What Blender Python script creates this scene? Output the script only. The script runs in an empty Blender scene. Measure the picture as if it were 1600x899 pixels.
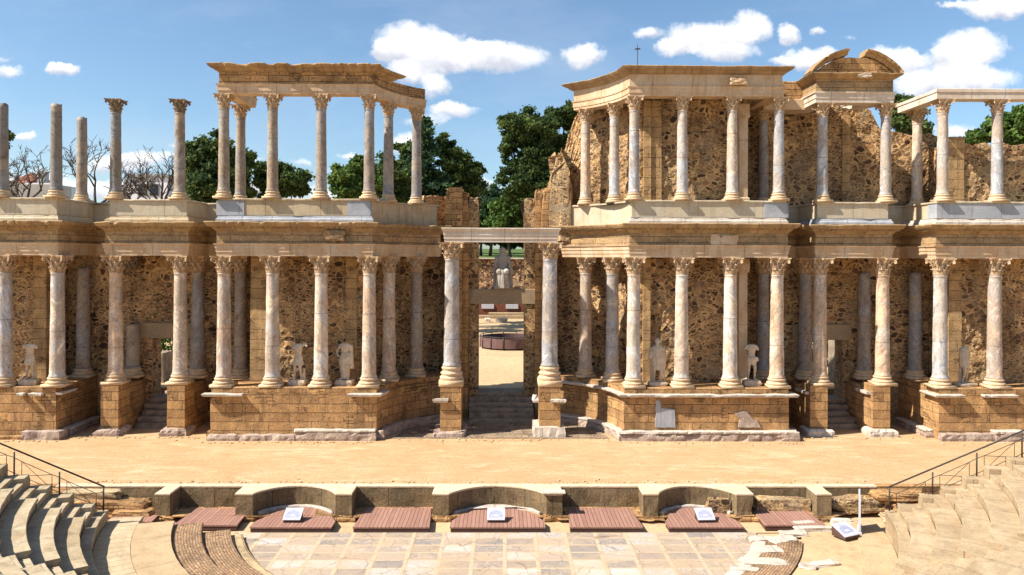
import bpy, bmesh, math, random
import numpy as np
from mathutils import Vector, noise, Matrix
random.seed(7); np.random.seed(7)
R = math.radians
scene = bpy.context.scene
col = scene.collection

# ------------------------------------------------------------------ camera
FPX, HOR = 1202.0, 402.0
YAW, ROLL = R(0.6), R(0.2)
CAM = Vector((0.0, -36.0, 8.56))
FWD = Vector((math.sin(YAW), math.cos(YAW), 0)); R0 = Vector((math.cos(YAW), -math.sin(YAW), 0)); U0 = Vector((0, 0, 1))
RT = R0*math.cos(ROLL) + U0*math.sin(ROLL); UP = U0*math.cos(ROLL) - R0*math.sin(ROLL)
cd = bpy.data.cameras.new('camera'); cam = bpy.data.objects.new('camera', cd); col.objects.link(cam)
cam.matrix_world = Matrix(((RT.x, UP.x, -FWD.x, CAM.x), (RT.y, UP.y, -FWD.y, CAM.y), (RT.z, UP.z, -FWD.z, CAM.z), (0, 0, 0, 1)))
cd.sensor_width = 36; cd.lens = 36*FPX/1600; cd.shift_y = -(449.5-HOR)/1600
cd.clip_end = 6000; cd.clip_start = 0.1
scene.camera = cam

def at(px, py, Y):
    """real position of a feature measured in the photograph, once its distance Y is known"""
    d = FWD + RT*((px-800)/FPX) - UP*((py-HOR)/FPX)
    t = (Y-CAM.y)/d.y
    return CAM + d*t

# ------------------------------------------------------------------ light
SUN_EL, SUN_AZ = R(47), R(18)          # azimuth: degrees in front of the facade's own plane, from the left
sd = Vector((-math.cos(SUN_AZ)*math.cos(SUN_EL), -math.sin(SUN_AZ)*math.cos(SUN_EL), math.sin(SUN_EL)))
ld = bpy.data.lights.new('sun', 'SUN'); sun = bpy.data.objects.new('sun', ld); col.objects.link(sun)
ld.energy = 5.0; ld.angle = R(0.5); ld.color = (1.0, 0.94, 0.84)
sun.rotation_euler = sd.to_track_quat('Z', 'Y').to_euler(); sun.location = (-40, -10, 40)

scene.view_settings.view_transform = 'Standard'; scene.view_settings.look = 'None'
scene.view_settings.exposure = 0.90; scene.view_settings.gamma = 1.0; scene.view_settings.use_curve_mapping = False

# ------------------------------------------------------------------ node helpers
def N(nt, t, ins=None, **props):
    n = nt.nodes.new(t)
    for k, v in props.items(): setattr(n, k, v)
    for k, v in (ins or {}).items():
        if isinstance(v, bpy.types.NodeSocket): nt.links.new(v, n.inputs[k])
        else:
            try: n.inputs[k].default_value = v
            except Exception: n.inputs[k].default_value = (*v, 1.0)
    return n
def M(nt, op, a, b=0.0, c=None, clamp=False):
    ins = {0: a, 1: b}
    if c is not None: ins[2] = c
    return N(nt, 'ShaderNodeMath', ins, operation=op, use_clamp=clamp).outputs[0]
def mix(nt, f, a, b, blend='MIX'):
    n = nt.nodes.new('ShaderNodeMix'); n.data_type = 'RGBA'; n.blend_type = blend
    for i, v in ((0, f), (6, a), (7, b)):
        if isinstance(v, bpy.types.NodeSocket): nt.links.new(v, n.inputs[i])
        else: n.inputs[i].default_value = v if i == 0 else (*v, 1.0)
    return n.outputs[2]
def ramp(nt, f, stops, interp='LINEAR'):
    n = nt.nodes.new('ShaderNodeValToRGB'); n.color_ramp.interpolation = interp
    e = n.color_ramp.elements
    while len(e) < len(stops): e.new(0.5)
    for i, (p, c) in enumerate(stops):
        e[i].position = p
        e[i].color = (c, c, c, 1) if isinstance(c, (int, float)) else (*c, 1)
    nt.links.new(f, n.inputs[0])
    return n.outputs[0]
def noi(nt, vec, scale, detail=4, rough=0.6, dist=0.0):
    return N(nt, 'ShaderNodeTexNoise', {'Vector': vec, 'Scale': scale, 'Detail': detail, 'Roughness': rough, 'Distortion': dist}).outputs[0]
def mapp(nt, vec, scale=(1, 1, 1), rot=(0, 0, 0), loc=(0, 0, 0)):
    return N(nt, 'ShaderNodeMapping', {'Vector': vec, 'Scale': scale, 'Rotation': rot, 'Location': loc}).outputs[0]
def newmat(name, rough=0.9):
    m = bpy.data.materials.new(name); m.use_nodes = True; nt = m.node_tree
    b = nt.nodes['Principled BSDF']; b.inputs['Roughness'].default_value = rough
    b.inputs['Specular IOR Level'].default_value = 0.25
    return m, nt, b
def bump(nt, b, h, strength=0.5, dist=0.03):
    n = N(nt, 'ShaderNodeBump', {'Height': h, 'Strength': strength, 'Distance': dist})
    nt.links.new(n.outputs[0], b.inputs['Normal'])
def UVn(nt): return nt.nodes.new('ShaderNodeUVMap').outputs[0]
def OBJn(nt): return nt.nodes.new('ShaderNodeTexCoord').outputs['Object']
def setc(nt, b, c): nt.links.new(c, b.inputs['Base Color'])

# ------------------------------------------------------------------ world: sky and cumulus
w = bpy.data.worlds.new('World'); scene.world = w; w.use_nodes = True
nt = w.node_tree; nt.nodes.clear()
sky = nt.nodes.new('ShaderNodeTexSky'); sky.sky_type = 'NISHITA'; sky.sun_disc = False
sky.sun_elevation = SUN_EL; sky.sun_rotation = math.atan2(sd.x, sd.y) % (2*math.pi)
sky.altitude = 200; sky.air_density = 1.0; sky.dust_density = 1.0; sky.ozone_density = 1.5
tc = nt.nodes.new('ShaderNodeTexCoord').outputs['Generated']
sep = N(nt, 'ShaderNodeSeparateXYZ', {0: tc})
yy = M(nt, 'MAXIMUM', sep.outputs[1], 0.02)
cu = M(nt, 'DIVIDE', sep.outputs[0], yy); cv = M(nt, 'DIVIDE', sep.outputs[2], yy)
cuv = N(nt, 'ShaderNodeCombineXYZ', {0: cu, 1: cv}).outputs[0]
n1 = N(nt, 'ShaderNodeTexNoise', {'Vector': cuv, 'Scale': 15.0, 'Detail': 9, 'Roughness': 0.68})
wv = N(nt, 'ShaderNodeVectorMath', {0: n1.outputs[1], 1: (0.5, 0.5, 0.5)}, operation='SUBTRACT').outputs[0]
wv = N(nt, 'ShaderNodeVectorMath', {0: wv, 1: (0.062, 0.040, 0)}, operation='MULTIPLY').outputs[0]
wuv = N(nt, 'ShaderNodeVectorMath', {0: cuv, 1: wv}, operation='ADD').outputs[0]
CL = [(640,72,58,36,1),(690,82,48,30,1),(778,92,72,22,1),(735,84,40,20,1),(600,78,20,16,1),(650,112,42,18,.75),(683,135,22,17,.7),(708,170,36,13,.95),(665,188,40,10,.5),
      (640,225,32,17,.9),(548,242,20,8,.6),(528,262,18,7,.5),(470,255,16,6,.3),(400,110,30,5,.15),(913,85,32,19,1),(1015,50,24,10,.7),(1110,58,62,26,1),(1172,44,34,26,1),(1060,74,34,15,.9),(1140,82,50,14,.8),
      (1237,54,19,17,.95),(1278,48,10,7,.5),(1268,92,44,17,.9),(1225,100,30,9,.6),(1395,92,42,22,1),(1425,100,30,22,.9),(1525,72,56,28,1),(1500,95,50,24,.9),(1515,124,78,20,.9),(1440,135,50,20,.8),
      (1560,10,52,17,1),(1497,2,28,7,.8),(102,112,26,11,1),(18,112,20,9,.55),(8,95,16,6,.3),(48,216,20,7,.9),(210,250,62,11,.85),(190,262,70,12,.6),(160,300,90,16,.7),(392,246,16,7,.6),
      (300,232,40,7,.4),(735,290,46,12,.6),(1330,60,16,6,.2),(500,300,80,14,.5),(60,285,80,20,.5),(1500,205,60,14,.35),(-140,90,70,26,1),(1760,80,90,30,1),(-260,200,90,22,.9),(1900,190,90,24,.9)]
acc = None; sh = None
for (px, py, rx, ry, s) in CL:
    px -= 0; u0 = (px-788)/FPX; v0 = (HOR-py-(800-px)*0.0035)/FPX
    d = N(nt, 'ShaderNodeVectorMath', {0: wuv, 1: (u0, v0, 0)}, operation='SUBTRACT').outputs[0]
    d = N(nt, 'ShaderNodeVectorMath', {0: d, 1: (FPX/rx/1.25, FPX/ry/1.25, 0)}, operation='MULTIPLY')
    L = N(nt, 'ShaderNodeVectorMath', {0: d.outputs[0]}, operation='LENGTH').outputs['Value']
    k = M(nt, 'MULTIPLY', M(nt, 'SUBTRACT', 1.0, L, clamp=True), s*1.6)
    dv = N(nt, 'ShaderNodeSeparateXYZ', {0: d.outputs[0]}).outputs[1]
    wgt = M(nt, 'MULTIPLY', k, M(nt, 'MULTIPLY_ADD', dv, 0.5, 0.5, clamp=True))
    acc = k if acc is None else M(nt, 'ADD', acc, k); sh = wgt if sh is None else M(nt, 'ADD', sh, wgt)
n2 = noi(nt, cuv, 26.0, 9, 0.68)
dens = M(nt, 'ADD', acc, M(nt, 'MULTIPLY_ADD', n2, 1.5, -0.80))
gate = M(nt, 'MULTIPLY', acc, 3.5, clamp=True)
alpha = M(nt, 'MULTIPLY', ramp(nt, dens, [(0.0, 0.0), (0.30, 0.42), (0.75, 1.0)]), gate)
fwd = M(nt, 'GREATER_THAN', sep.outputs[1], 0.03); alpha = M(nt, 'MULTIPLY', alpha, fwd)
shade = M(nt, 'DIVIDE', sh, M(nt, 'MAXIMUM', acc, 0.05))
shade = M(nt, 'ADD', shade, M(nt, 'MULTIPLY_ADD', noi(nt, cuv, 22.0, 4, 0.6), 0.8, -0.4))
ccol = ramp(nt, shade, [(0.18, (0.60, 0.62, 0.70)), (0.42, (0.86, 0.87, 0.92)), (0.60, (1.08, 1.08, 1.08))])
ccol = mix(nt, 1.0, ccol, (7.6, 7.6, 7.6), 'MULTIPLY')
skyc = mix(nt, 1.0, sky.outputs[0], (0.87, 1.0, 1.06), 'MULTIPLY')
veil = ramp(nt, noi(nt, mapp(nt, cuv, (1.0, 2.6, 1)), 2.2, 8, 0.62), [(0.45, 0.0), (0.78, 0.30)])
skyc = mix(nt, M(nt, 'MULTIPLY', veil, fwd), skyc, (5.6, 5.9, 6.4))
fin = mix(nt, alpha, skyc, ccol)
bg = N(nt, 'ShaderNodeBackground', {0: fin, 1: 0.085}); wo = nt.nodes.new('ShaderNodeOutputWorld'); nt.links.new(bg.outputs[0], wo.inputs[0])

# ------------------------------------------------------------------ materials
def rubble(name, sc=3.0, mortar=(0.47, 0.29, 0.125), dark=0.55, tint=(1, 1, 1)):
    m, nt, b = newmat(name); uv = UVn(nt)
    wn = N(nt, 'ShaderNodeTexNoise', {'Vector': uv, 'Scale': 3.4, 'Detail': 5, 'Roughness': 0.7}).outputs[1]
    wn = N(nt, 'ShaderNodeVectorMath', {0: wn, 1: (0.20, 0.17, 0)}, operation='MULTIPLY').outputs[0]
    v = N(nt, 'ShaderNodeVectorMath', {0: uv, 1: wn}, operation='ADD').outputs[0]
    def layer(vec, scale):
        vo = N(nt, 'ShaderNodeTexVoronoi', {'Vector': vec, 'Scale': scale, 'Randomness': 0.95})
        ve = N(nt, 'ShaderNodeTexVoronoi', {'Vector': vec, 'Scale': scale, 'Randomness': 0.95}, feature='DISTANCE_TO_EDGE').outputs[0]
        return N(nt, 'ShaderNodeSeparateColor', {0: vo.outputs['Color']}), ve
    st = [(0.0, (0.05, 0.034, 0.026)), (0.20, (0.115, 0.073, 0.05)), (0.40, (0.22, 0.14, 0.085)), (0.60, (0.33, 0.225, 0.135)), (0.78, (0.46, 0.33, 0.195)), (0.9, (0.30, 0.15, 0.07)), (1.0, (0.26, 0.24, 0.21))]
    r1, e1 = layer(mapp(nt, v, (1.0, 1.5, 1)), sc*.72); r2, e2 = layer(mapp(nt, v, (1.0, 2.4, 1)), sc*1.25)
    zone = ramp(nt, noi(nt, uv, 0.55, 4, 0.6), [(0.47, 0.0), (0.52, 1.0)])
    rr = mix(nt, zone, N(nt, 'ShaderNodeCombineColor', {0: r1.outputs[0], 1: r1.outputs[1], 2: r1.outputs[2]}).outputs[0], N(nt, 'ShaderNodeCombineColor', {0: r2.outputs[0], 1: r2.outputs[1], 2: r2.outputs[2]}).outputs[0])
    rs = N(nt, 'ShaderNodeSeparateColor', {0: rr}); ve = N(nt, 'ShaderNodeMix', {0: zone, 2: e1, 3: e2}).outputs[0]
    stone = ramp(nt, rs.outputs[0], st)
    cover = noi(nt, mapp(nt, uv, (1, 1, 1), (0, 0, 0), (4.4, 9.1, 0)), 0.9, 5, 0.7)
    edge = M(nt, 'MAXIMUM', M(nt, 'MULTIPLY_ADD', cover, 0.70, -0.29), 0.045)
    edge = M(nt, 'ADD', edge, M(nt, 'MULTIPLY', rs.outputs[2], 0.07))
    k = ramp(nt, M(nt, 'DIVIDE', ve, edge), [(0.75, 0.0), (1.2, 1.0)])
    small = noi(nt, uv, 8.0, 7, 0.78)
    c = mix(nt, k, mortar, stone)
    crack = ramp(nt, M(nt, 'DIVIDE', ve, edge), [(0.80, 0.0), (0.95, 1.0), (1.15, 0.0)]); c = mix(nt, M(nt, 'MULTIPLY', crack, 0.45), c, (0.07, 0.045, 0.03))
    c = mix(nt, 1.0, c, ramp(nt, small, [(0.33, (0.50, 0.47, 0.44)), (0.5, (1.0, 0.99, 0.97)), (0.68, (1.35, 1.31, 1.24))]), 'MULTIPLY')
    # repair patches, damp and lime runs
    c = mix(nt, 1.0, c, ramp(nt, noi(nt, mapp(nt, uv, (0.8, 0.3, 1)), 1.0, 5, 0.65), [(0.34, (0.55, 0.50, 0.46)), (0.5, (1, 1, 1)), (0.66, (1.30, 1.24, 1.14))]), 'MULTIPLY')
    c = mix(nt, ramp(nt, noi(nt, mapp(nt, uv, (1, 1, 1), (0, 0, 0), (1.7, 2.2, 0)), 0.42, 5, 0.7), [(0.56, 0.0), (0.62, 0.45)]), c, (0.36, 0.29, 0.20))
    c = mix(nt, 1.0, c, tint, 'MULTIPLY'); setc(nt, b, c)
    h = M(nt, 'ADD', M(nt, 'MULTIPLY', k, 0.7), M(nt, 'MULTIPLY', small, 0.7))
    bump(nt, b, h, 1.0, 0.08); return m

def ashlar(name, bw=0.95, bh=0.42, c1=(0.48, 0.285, 0.125), c2=(0.32, 0.185, 0.085), joint=(0.13, 0.07, 0.035), wear=1.0, streak=0.0, patch=True):
    m, nt, b = newmat(name); uv = UVn(nt)
    wn = N(nt, 'ShaderNodeTexNoise', {'Vector': uv, 'Scale': 3.0, 'Detail': 4}).outputs[1]
    wn = N(nt, 'ShaderNodeVectorMath', {0: wn, 1: (0.045*wear, 0.045*wear, 0)}, operation='MULTIPLY').outputs[0]
    v = N(nt, 'ShaderNodeVectorMath', {0: uv, 1: wn}, operation='ADD').outputs[0]
    br = N(nt, 'ShaderNodeTexBrick', {'Vector': v, 'Color1': (*c1, 1), 'Color2': (*c2, 1), 'Mortar': (*joint, 1), 'Scale': 1.0, 'Mortar Size': 0.012, 'Mortar Smooth': 0.3, 'Bias': 0.0, 'Brick Width': bw, 'Row Height': bh})
    br.offset = 0.43; br.squash = 0.8; br.squash_frequency = 3
    b2 = N(nt, 'ShaderNodeTexBrick', {'Vector': v, 'Color1': (*c1, 1), 'Color2': (*[q*.72 for q in c2], 1), 'Mortar': (*joint, 1), 'Scale': 1.0, 'Mortar Size': 0.014, 'Mortar Smooth': 0.4, 'Brick Width': bw*.31, 'Row Height': bh*.36})
    b2.offset = 0.37; b2.squash = 1.5; b2.squash_frequency = 2
    b3 = N(nt, 'ShaderNodeTexBrick', {'Vector': v, 'Color1': (*c1, 1), 'Color2': (*c2, 1), 'Mortar': (*joint, 1), 'Scale': 1.0, 'Mortar Size': 0.012, 'Mortar Smooth': 0.3, 'Brick Width': bw*1.45, 'Row Height': bh})
    b3.offset = 0.31
    pm = ramp(nt, noi(nt, uv, 0.8, 3, 0.6), [(0.575 if patch else 0.98, 0.0), (0.60 if patch else 1.0, 1.0)]); pm3 = ramp(nt, noi(nt, mapp(nt, uv, (1, 1, 1), (0, 0, 0), (7.7, 3.1, 0)), 0.5, 2, 0.5), [(0.49, 0.0), (0.51, 1.0)])
    bc = mix(nt, pm, mix(nt, pm3, br.outputs[0], b3.outputs[0]), b2.outputs[0]); bj = mix(nt, pm, mix(nt, pm3, br.outputs[1], b3.outputs[1]), b2.outputs[1])
    big = noi(nt, uv, 1.1, 5, 0.7); small = noi(nt, uv, 12.0, 6, 0.75)
    c = mix(nt, 1.0, bc, ramp(nt, big, [(0.28, (0.50, 0.46, 0.42)), (0.5, (1.0, 0.98, 0.95)), (0.70, (1.38, 1.3, 1.18))]), 'MULTIPLY')
    c = mix(nt, 1.0, c, ramp(nt, small, [(0.3, (0.50, 0.46, 0.42)), (0.5, (1, 1, 1)), (0.72, (1.3, 1.28, 1.22))]), 'MULTIPLY')
    pit = ramp(nt, noi(nt, uv, 7.0, 3, 0.5), [(0.63, 0.0), (0.70, 1.0)])
    c = mix(nt, M(nt, 'MULTIPLY', pit, 0.55*wear), c, (0.12, 0.07, 0.04))
    if streak:
        st = noi(nt, mapp(nt, uv, (5.0, 0.35, 1)), 1.0, 4, 0.65)
        c = mix(nt, M(nt, 'MULTIPLY', ramp(nt, st, [(0.52, 0.0), (0.68, 1.0)]), streak), c, (0.10, 0.085, 0.055))
    setc(nt, b, c)
    h = M(nt, 'SUBTRACT', M(nt, 'ADD', M(nt, 'MULTIPLY', small, 0.5), M(nt, 'MULTIPLY', big, 0.4)), M(nt, 'ADD', bj, M(nt, 'MULTIPLY', pit, 0.5)))
    bump(nt, b, h, 1.0, 0.05); return m

def trim(name, c1, c2, streak=(0.20, 0.13, 0.07), joints=1.7, amt=0.6, bands=False, sv=(4.0, 0.5, 1)):
    m, nt, b = newmat(name, 0.8); uv = UVn(nt)
    big = noi(nt, uv, 0.8, 5, 0.7, 0.4); small = noi(nt, uv, 14.0, 5, 0.7)
    c = mix(nt, ramp(nt, big, [(0.38, 0.0), (0.62, 1.0)]), c1, c2)
    st = noi(nt, mapp(nt, uv, sv), 1.0, 7, 0.72)
    c = mix(nt, M(nt, 'MULTIPLY', ramp(nt, st, [(0.5, 0.0), (0.72, 1.0)]), amt), c, streak)
    br = N(nt, 'ShaderNodeTexBrick', {'Vector': mapp(nt, uv, (1, 1, 1), (0, 0, 0), (0.3, 3.7, 0)), 'Scale': 1.0, 'Mortar Size': 0.012, 'Brick Width': joints, 'Row Height': 9.0})
    c = mix(nt, M(nt, 'MULTIPLY', br.outputs[1], 0.6), c, (0.08, 0.05, 0.03))
    c = mix(nt, 1.0, c, ramp(nt, small, [(0.28, (0.74, 0.71, 0.67)), (0.5, (1, 1, 1)), (0.78, (1.12, 1.11, 1.08))]), 'MULTIPLY')
    setc(nt, b, c); bump(nt, b, M(nt, 'SUBTRACT', M(nt, 'MULTIPLY', small, 0.6), br.outputs[1]), 0.5, 0.02); return m

def marble(name, rough=0.6):
    m, nt, b = newmat(name, rough); oi = nt.nodes.new('ShaderNodeObjectInfo'); o = OBJn(nt); rd = oi.outputs['Random']
    r2 = M(nt, 'FRACT', M(nt, 'MULTIPLY', rd, 7.13)); r3 = M(nt, 'FRACT', M(nt, 'MULTIPLY', rd, 17.7)); r4 = M(nt, 'FRACT', M(nt, 'MULTIPLY', rd, 41.3))
    off = N(nt, 'ShaderNodeVectorMath', {0: o, 1: N(nt, 'ShaderNodeCombineXYZ', {0: M(nt, 'MULTIPLY', rd, 31.0), 1: M(nt, 'MULTIPLY', r2, 13.0), 2: M(nt, 'MULTIPLY', r3, 57.0)}).outputs[0]}, operation='ADD').outputs[0]
    rot = N(nt, 'ShaderNodeCombineXYZ', {0: M(nt, 'MULTIPLY_ADD', r2, 1.6, -0.8), 1: M(nt, 'MULTIPLY_ADD', r3, 1.6, -0.8)}).outputs[0]
    tilt = mapp(nt, N(nt, 'ShaderNodeMapping', {'Vector': off, 'Rotation': rot}).outputs[0], (1.5, 1.5, 0.5))
    v1 = N(nt, 'ShaderNodeTexNoise', {'Vector': tilt, 'Scale': M(nt, 'MULTIPLY_ADD', r4, 1.6, 1.2), 'Detail': 8, 'Roughness': 0.74, 'Distortion': M(nt, 'MULTIPLY_ADD', r3, 2.2, 0.4)}).outputs[0]
    v2 = noi(nt, mapp(nt, off, (1, 1, 0.8)), 0.75, 5, 0.65, 0.6)
    vein = ramp(nt, M(nt, 'ABSOLUTE', M(nt, 'SUBTRACT', v1, 0.5)), [(0.0, 1.0), (0.04, 0.6), (0.10, 0.0)])
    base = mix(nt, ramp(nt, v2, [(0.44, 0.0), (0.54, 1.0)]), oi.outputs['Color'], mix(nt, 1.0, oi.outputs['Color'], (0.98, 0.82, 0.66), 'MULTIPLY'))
    c = mix(nt, 1.0, base, ramp(nt, v1, [(0.36, (0.50, 0.50, 0.53)), (0.47, (0.95, 0.95, 0.95)), (0.60, (1.2, 1.18, 1.14))]), 'MULTIPLY')
    c = mix(nt, M(nt, 'MULTIPLY', vein, M(nt, 'MULTIPLY_ADD', r2, 0.6, 0.1)), c, (0.20, 0.20, 0.22))
    sz = N(nt, 'ShaderNodeSeparateXYZ', {0: o}).outputs[2]
    wob = M(nt, 'MULTIPLY_ADD', noi(nt, off, 2.0, 4), 0.35, -0.17)
    # one drum of another stone or a mortar repair on some shafts
    zb = M(nt, 'MULTIPLY_ADD', r4, 4.0, 0.2); hb = M(nt, 'MULTIPLY_ADD', r3, 1.0, 0.3)
    band = M(nt, 'MULTIPLY', M(nt, 'GREATER_THAN', M(nt, 'ADD', sz, wob), zb), M(nt, 'LESS_THAN', M(nt, 'ADD', sz, wob), M(nt, 'ADD', zb, hb)))
    band = M(nt, 'MULTIPLY', band, M(nt, 'GREATER_THAN', r2, 0.55))
    c = mix(nt, M(nt, 'MULTIPLY', band, 0.55), c, (0.42, 0.33, 0.24))
    jn = M(nt, 'LESS_THAN', M(nt, 'ABSOLUTE', M(nt, 'SUBTRACT', sz, M(nt, 'MULTIPLY_ADD', r3, 2.6, 1.0))), 0.014); c = mix(nt, M(nt, 'MULTIPLY', jn, 0.7), c, (0.1, 0.08, 0.06))
    fin_ = noi(nt, off, 13.0, 7, 0.75); soil = noi(nt, mapp(nt, off, (3.0, 3.0, 0.55)), 1.3, 6, 0.7)
    c = mix(nt, ramp(nt, soil, [(0.50, 0.0), (0.68, 0.6)]), c, (0.22, 0.165, 0.11))
    c = mix(nt, 1.0, c, ramp(nt, fin_, [(0.34, (0.60, 0.57, 0.53)), (0.5, (1, 1, 1)), (0.7, (1.1, 1.09, 1.07))]), 'MULTIPLY')
    setc(nt, b, c); bump(nt, b, fin_, 0.5, 0.03); return m

def plain(name, c1, c2, sc=2.0, rough=0.9, bs=0.4, bd=0.02, fine=12.0):
    m, nt, b = newmat(name, rough); o = OBJn(nt)
    n1 = noi(nt, o, sc, 6, 0.7, 0.3); n2 = noi(nt, o, fine, 5, 0.7)
    c = mix(nt, ramp(nt, n1, [(0.36, 0.0), (0.64, 1.0)]), c1, c2)
    c = mix(nt, 1.0, c, ramp(nt, n2, [(0.28, (0.72, 0.70, 0.67)), (0.5, (1, 1, 1)), (0.8, (1.15, 1.13, 1.1))]), 'MULTIPLY')
    setc(nt, b, c); bump(nt, b, n2, bs, bd); return m

MT = {}
MT['rubble'] = rubble('rubble masonry', 4.1, (0.52, 0.375, 0.21), tint=(1.04, .95, .84))
MT['rubble_coarse'] = rubble('coarse rubble masonry', 4.6, (0.52, 0.36, 0.18))
MT['rubble_far'] = rubble('distant fieldstone wall', 2.6, (0.07, 0.045, 0.03), tint=(1.9, 1.75, 1.6))
MT['ashlar'] = ashlar('sandstone ashlar', streak=0.4)
MT['ashlar_small'] = ashlar('small sandstone blocks', 0.62, 0.30)
MT['pilaster'] = ashlar('tan pilaster blocks', 0.8, 0.5, (0.42, 0.28, 0.14), (0.35, 0.225, 0.11), (0.2, 0.12, 0.06), wear=0.8)
MT['frieze'] = ashlar('frieze blocks', 1.25, 0.29, (0.40, 0.27, 0.14), (0.32, 0.22, 0.125), (0.2, 0.13, 0.08), wear=0.5, patch=False)
MT['arch'] = trim('architrave limestone', (0.58, 0.45, 0.31), (0.50, 0.33, 0.19), (0.27, 0.165, 0.09), 1.9, 0.6)
MT['archp'] = trim('pale marble architrave', (0.62, 0.54, 0.45), (0.54, 0.43, 0.33), (0.33, 0.24, 0.16), 1.6, 0.5)
MT['cornice'] = trim('weathered cornice stone', (0.42, 0.275, 0.135), (0.27, 0.17, 0.085), (0.09, 0.06, 0.035), 1.3, 0.85)
MT['corniced'] = trim('dark weathered cornice stone', (0.36, 0.25, 0.14), (0.27, 0.175, 0.095), (0.08, 0.055, 0.035), 1.3, 0.75)
MT['plaster'] = trim('cream plaster', (0.53, 0.455, 0.335), (0.47, 0.375, 0.25), (0.25, 0.185, 0.11), 3.1, 0.5)
MT['plaster2'] = trim('stained warm plaster', (0.50, 0.395, 0.26), (0.42, 0.31, 0.185), (0.15, 0.105, 0.06), 2.6, 0.7)
MT['bluemarble'] = trim('blue grey marble slab', (0.30, 0.315, 0.345), (0.40, 0.40, 0.415), (0.19, 0.19, 0.20), 1.4, 0.6)
MT['whitemarble'] = trim('white marble moulding', (0.58, 0.51, 0.42), (0.42, 0.36, 0.31), (0.26, 0.17, 0.11), 1.5, 0.6)
MT['fragment'] = plain('veined marble fragment', (0.50, 0.39, 0.30), (0.27, 0.19, 0.16), 2.6, 0.75, 0.9, 0.05)
MT['marble'] = marble('veined column marble')
MT['capital'] = plain('carved capital stone', (0.56, 0.42, 0.28), (0.40, 0.25, 0.13), 2.6, 0.85, 0.6, 0.02)
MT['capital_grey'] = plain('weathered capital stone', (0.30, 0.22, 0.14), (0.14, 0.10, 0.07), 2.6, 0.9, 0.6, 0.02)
MT['base'] = plain('column base stone', (0.60, 0.47, 0.32), (0.50, 0.32, 0.17), 2.0, 0.8, 0.4, 0.015)
MT['statue'] = plain('carved statue marble', (0.62, 0.52, 0.40), (0.42, 0.32, 0.22), 3.5, 0.75, 0.3, 0.01)
MT['statue_grey'] = plain('lichened statue marble', (0.48, 0.43, 0.37), (0.32, 0.28, 0.23), 3.5, 0.85, 0.3, 0.01)
MT['concrete'] = plain('plain concrete lintel', (0.36, 0.26, 0.16), (0.28, 0.20, 0.12), 1.2, 0.9)
MT['step'] = plain('dark stone steps', (0.36, 0.28, 0.20), (0.18, 0.135, 0.10), 2.4, 0.9, 0.7, 0.03)
MT['seat'] = trim('limestone seating', (0.46, 0.35, 0.22), (0.34, 0.245, 0.145), (0.17, 0.125, 0.075), 1.15, 0.6, sv=(1.6, 2.4, 1))
MT['seatgrey'] = trim('shade tinted seating', (0.47, 0.385, 0.26), (0.34, 0.26, 0.16), (0.15, 0.11, 0.07), 1.15, 0.7, sv=(1.6, 2.4, 1))  # same stone as the right bank; its weaker sun is put into this greyer tint
MT['brickring'] = ashlar('small brick paving', 0.20, 0.085, (0.40, 0.26, 0.155), (0.28, 0.18, 0.11), (0.20, 0.13, 0.08), wear=1.8, patch=False)
MT['slabring'] = ashlar('pale slab paving', 1.9, 0.36, (0.48, 0.37, 0.23), (0.40, 0.30, 0.18), (0.20, 0.14, 0.08), wear=0.5, patch=False)
MT['planks'] = trim('narrow pale paving strips', (0.50, 0.40, 0.26), (0.42, 0.32, 0.20), (0.22, 0.16, 0.1), 0.42, 0.5, sv=(1.2, 2.0, 1))
MT['tanring'] = trim('broad tan ring slabs', (0.46, 0.34, 0.20), (0.40, 0.285, 0.165), (0.24, 0.165, 0.1), 2.6, 0.5, sv=(1.6, 1.6, 1))
MT['paving'] = ashlar('worn stone pavement', 0.62, 0.42, (0.33, 0.25, 0.17), (0.22, 0.165, 0.115), (0.09, 0.065, 0.045))
MT['stain'] = ashlar('stained pulpitum plaster', 1.3, 2.6, (0.24, 0.175, 0.10), (0.175, 0.125, 0.068), (0.07, 0.055, 0.035), 0.6, 0.85, False)
MT['coping'] = plain('pale plaster coping', (0.64, 0.51, 0.36), (0.54, 0.405, 0.265), 1.5, 0.9, 0.4, 0.02)
MT['darkmetal'] = plain('dark painted metal', (0.035, 0.03, 0.028), (0.05, 0.04, 0.035), 5, 0.5, 0.1)
MT['whiteboard'] = plain('white painted panel', (0.50, 0.50, 0.53), (0.44, 0.44, 0.48), 5, 0.5, 0.1)
MT['rustmetal'] = plain('mauve brown steel', (0.16, 0.09, 0.085), (0.12, 0.07, 0.065), 2, 0.6, 0.1)
MT['redwall'] = plain('red brown cladding', (0.20, 0.07, 0.035), (0.14, 0.05, 0.03), 2, 0.8, 0.2)
MT['house'] = plain('whitewashed wall', (0.74, 0.74, 0.76), (0.66, 0.66, 0.70), 0.4, 0.9, 0.1)
MT['houseroof'] = plain('red roof tiles', (0.33, 0.12, 0.07), (0.25, 0.09, 0.06), 1.0, 0.9, 0.4)
MT['housegrey'] = plain('grey rendered wall', (0.36, 0.34, 0.31), (0.30, 0.28, 0.26), 0.6, 0.9, 0.1)  # even grey render for shed wall, chimney, roof edge and window surrounds
MT['glass'] = plain('dark window glass', (0.03, 0.035, 0.04), (0.02, 0.02, 0.025), 1, 0.2, 0.0)
MT['bark'] = plain('grey brown bark', (0.11, 0.085, 0.065), (0.07, 0.055, 0.045), 3.0, 0.95, 0.6, 0.03)
MT['trunk'] = MT['bark']
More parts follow.
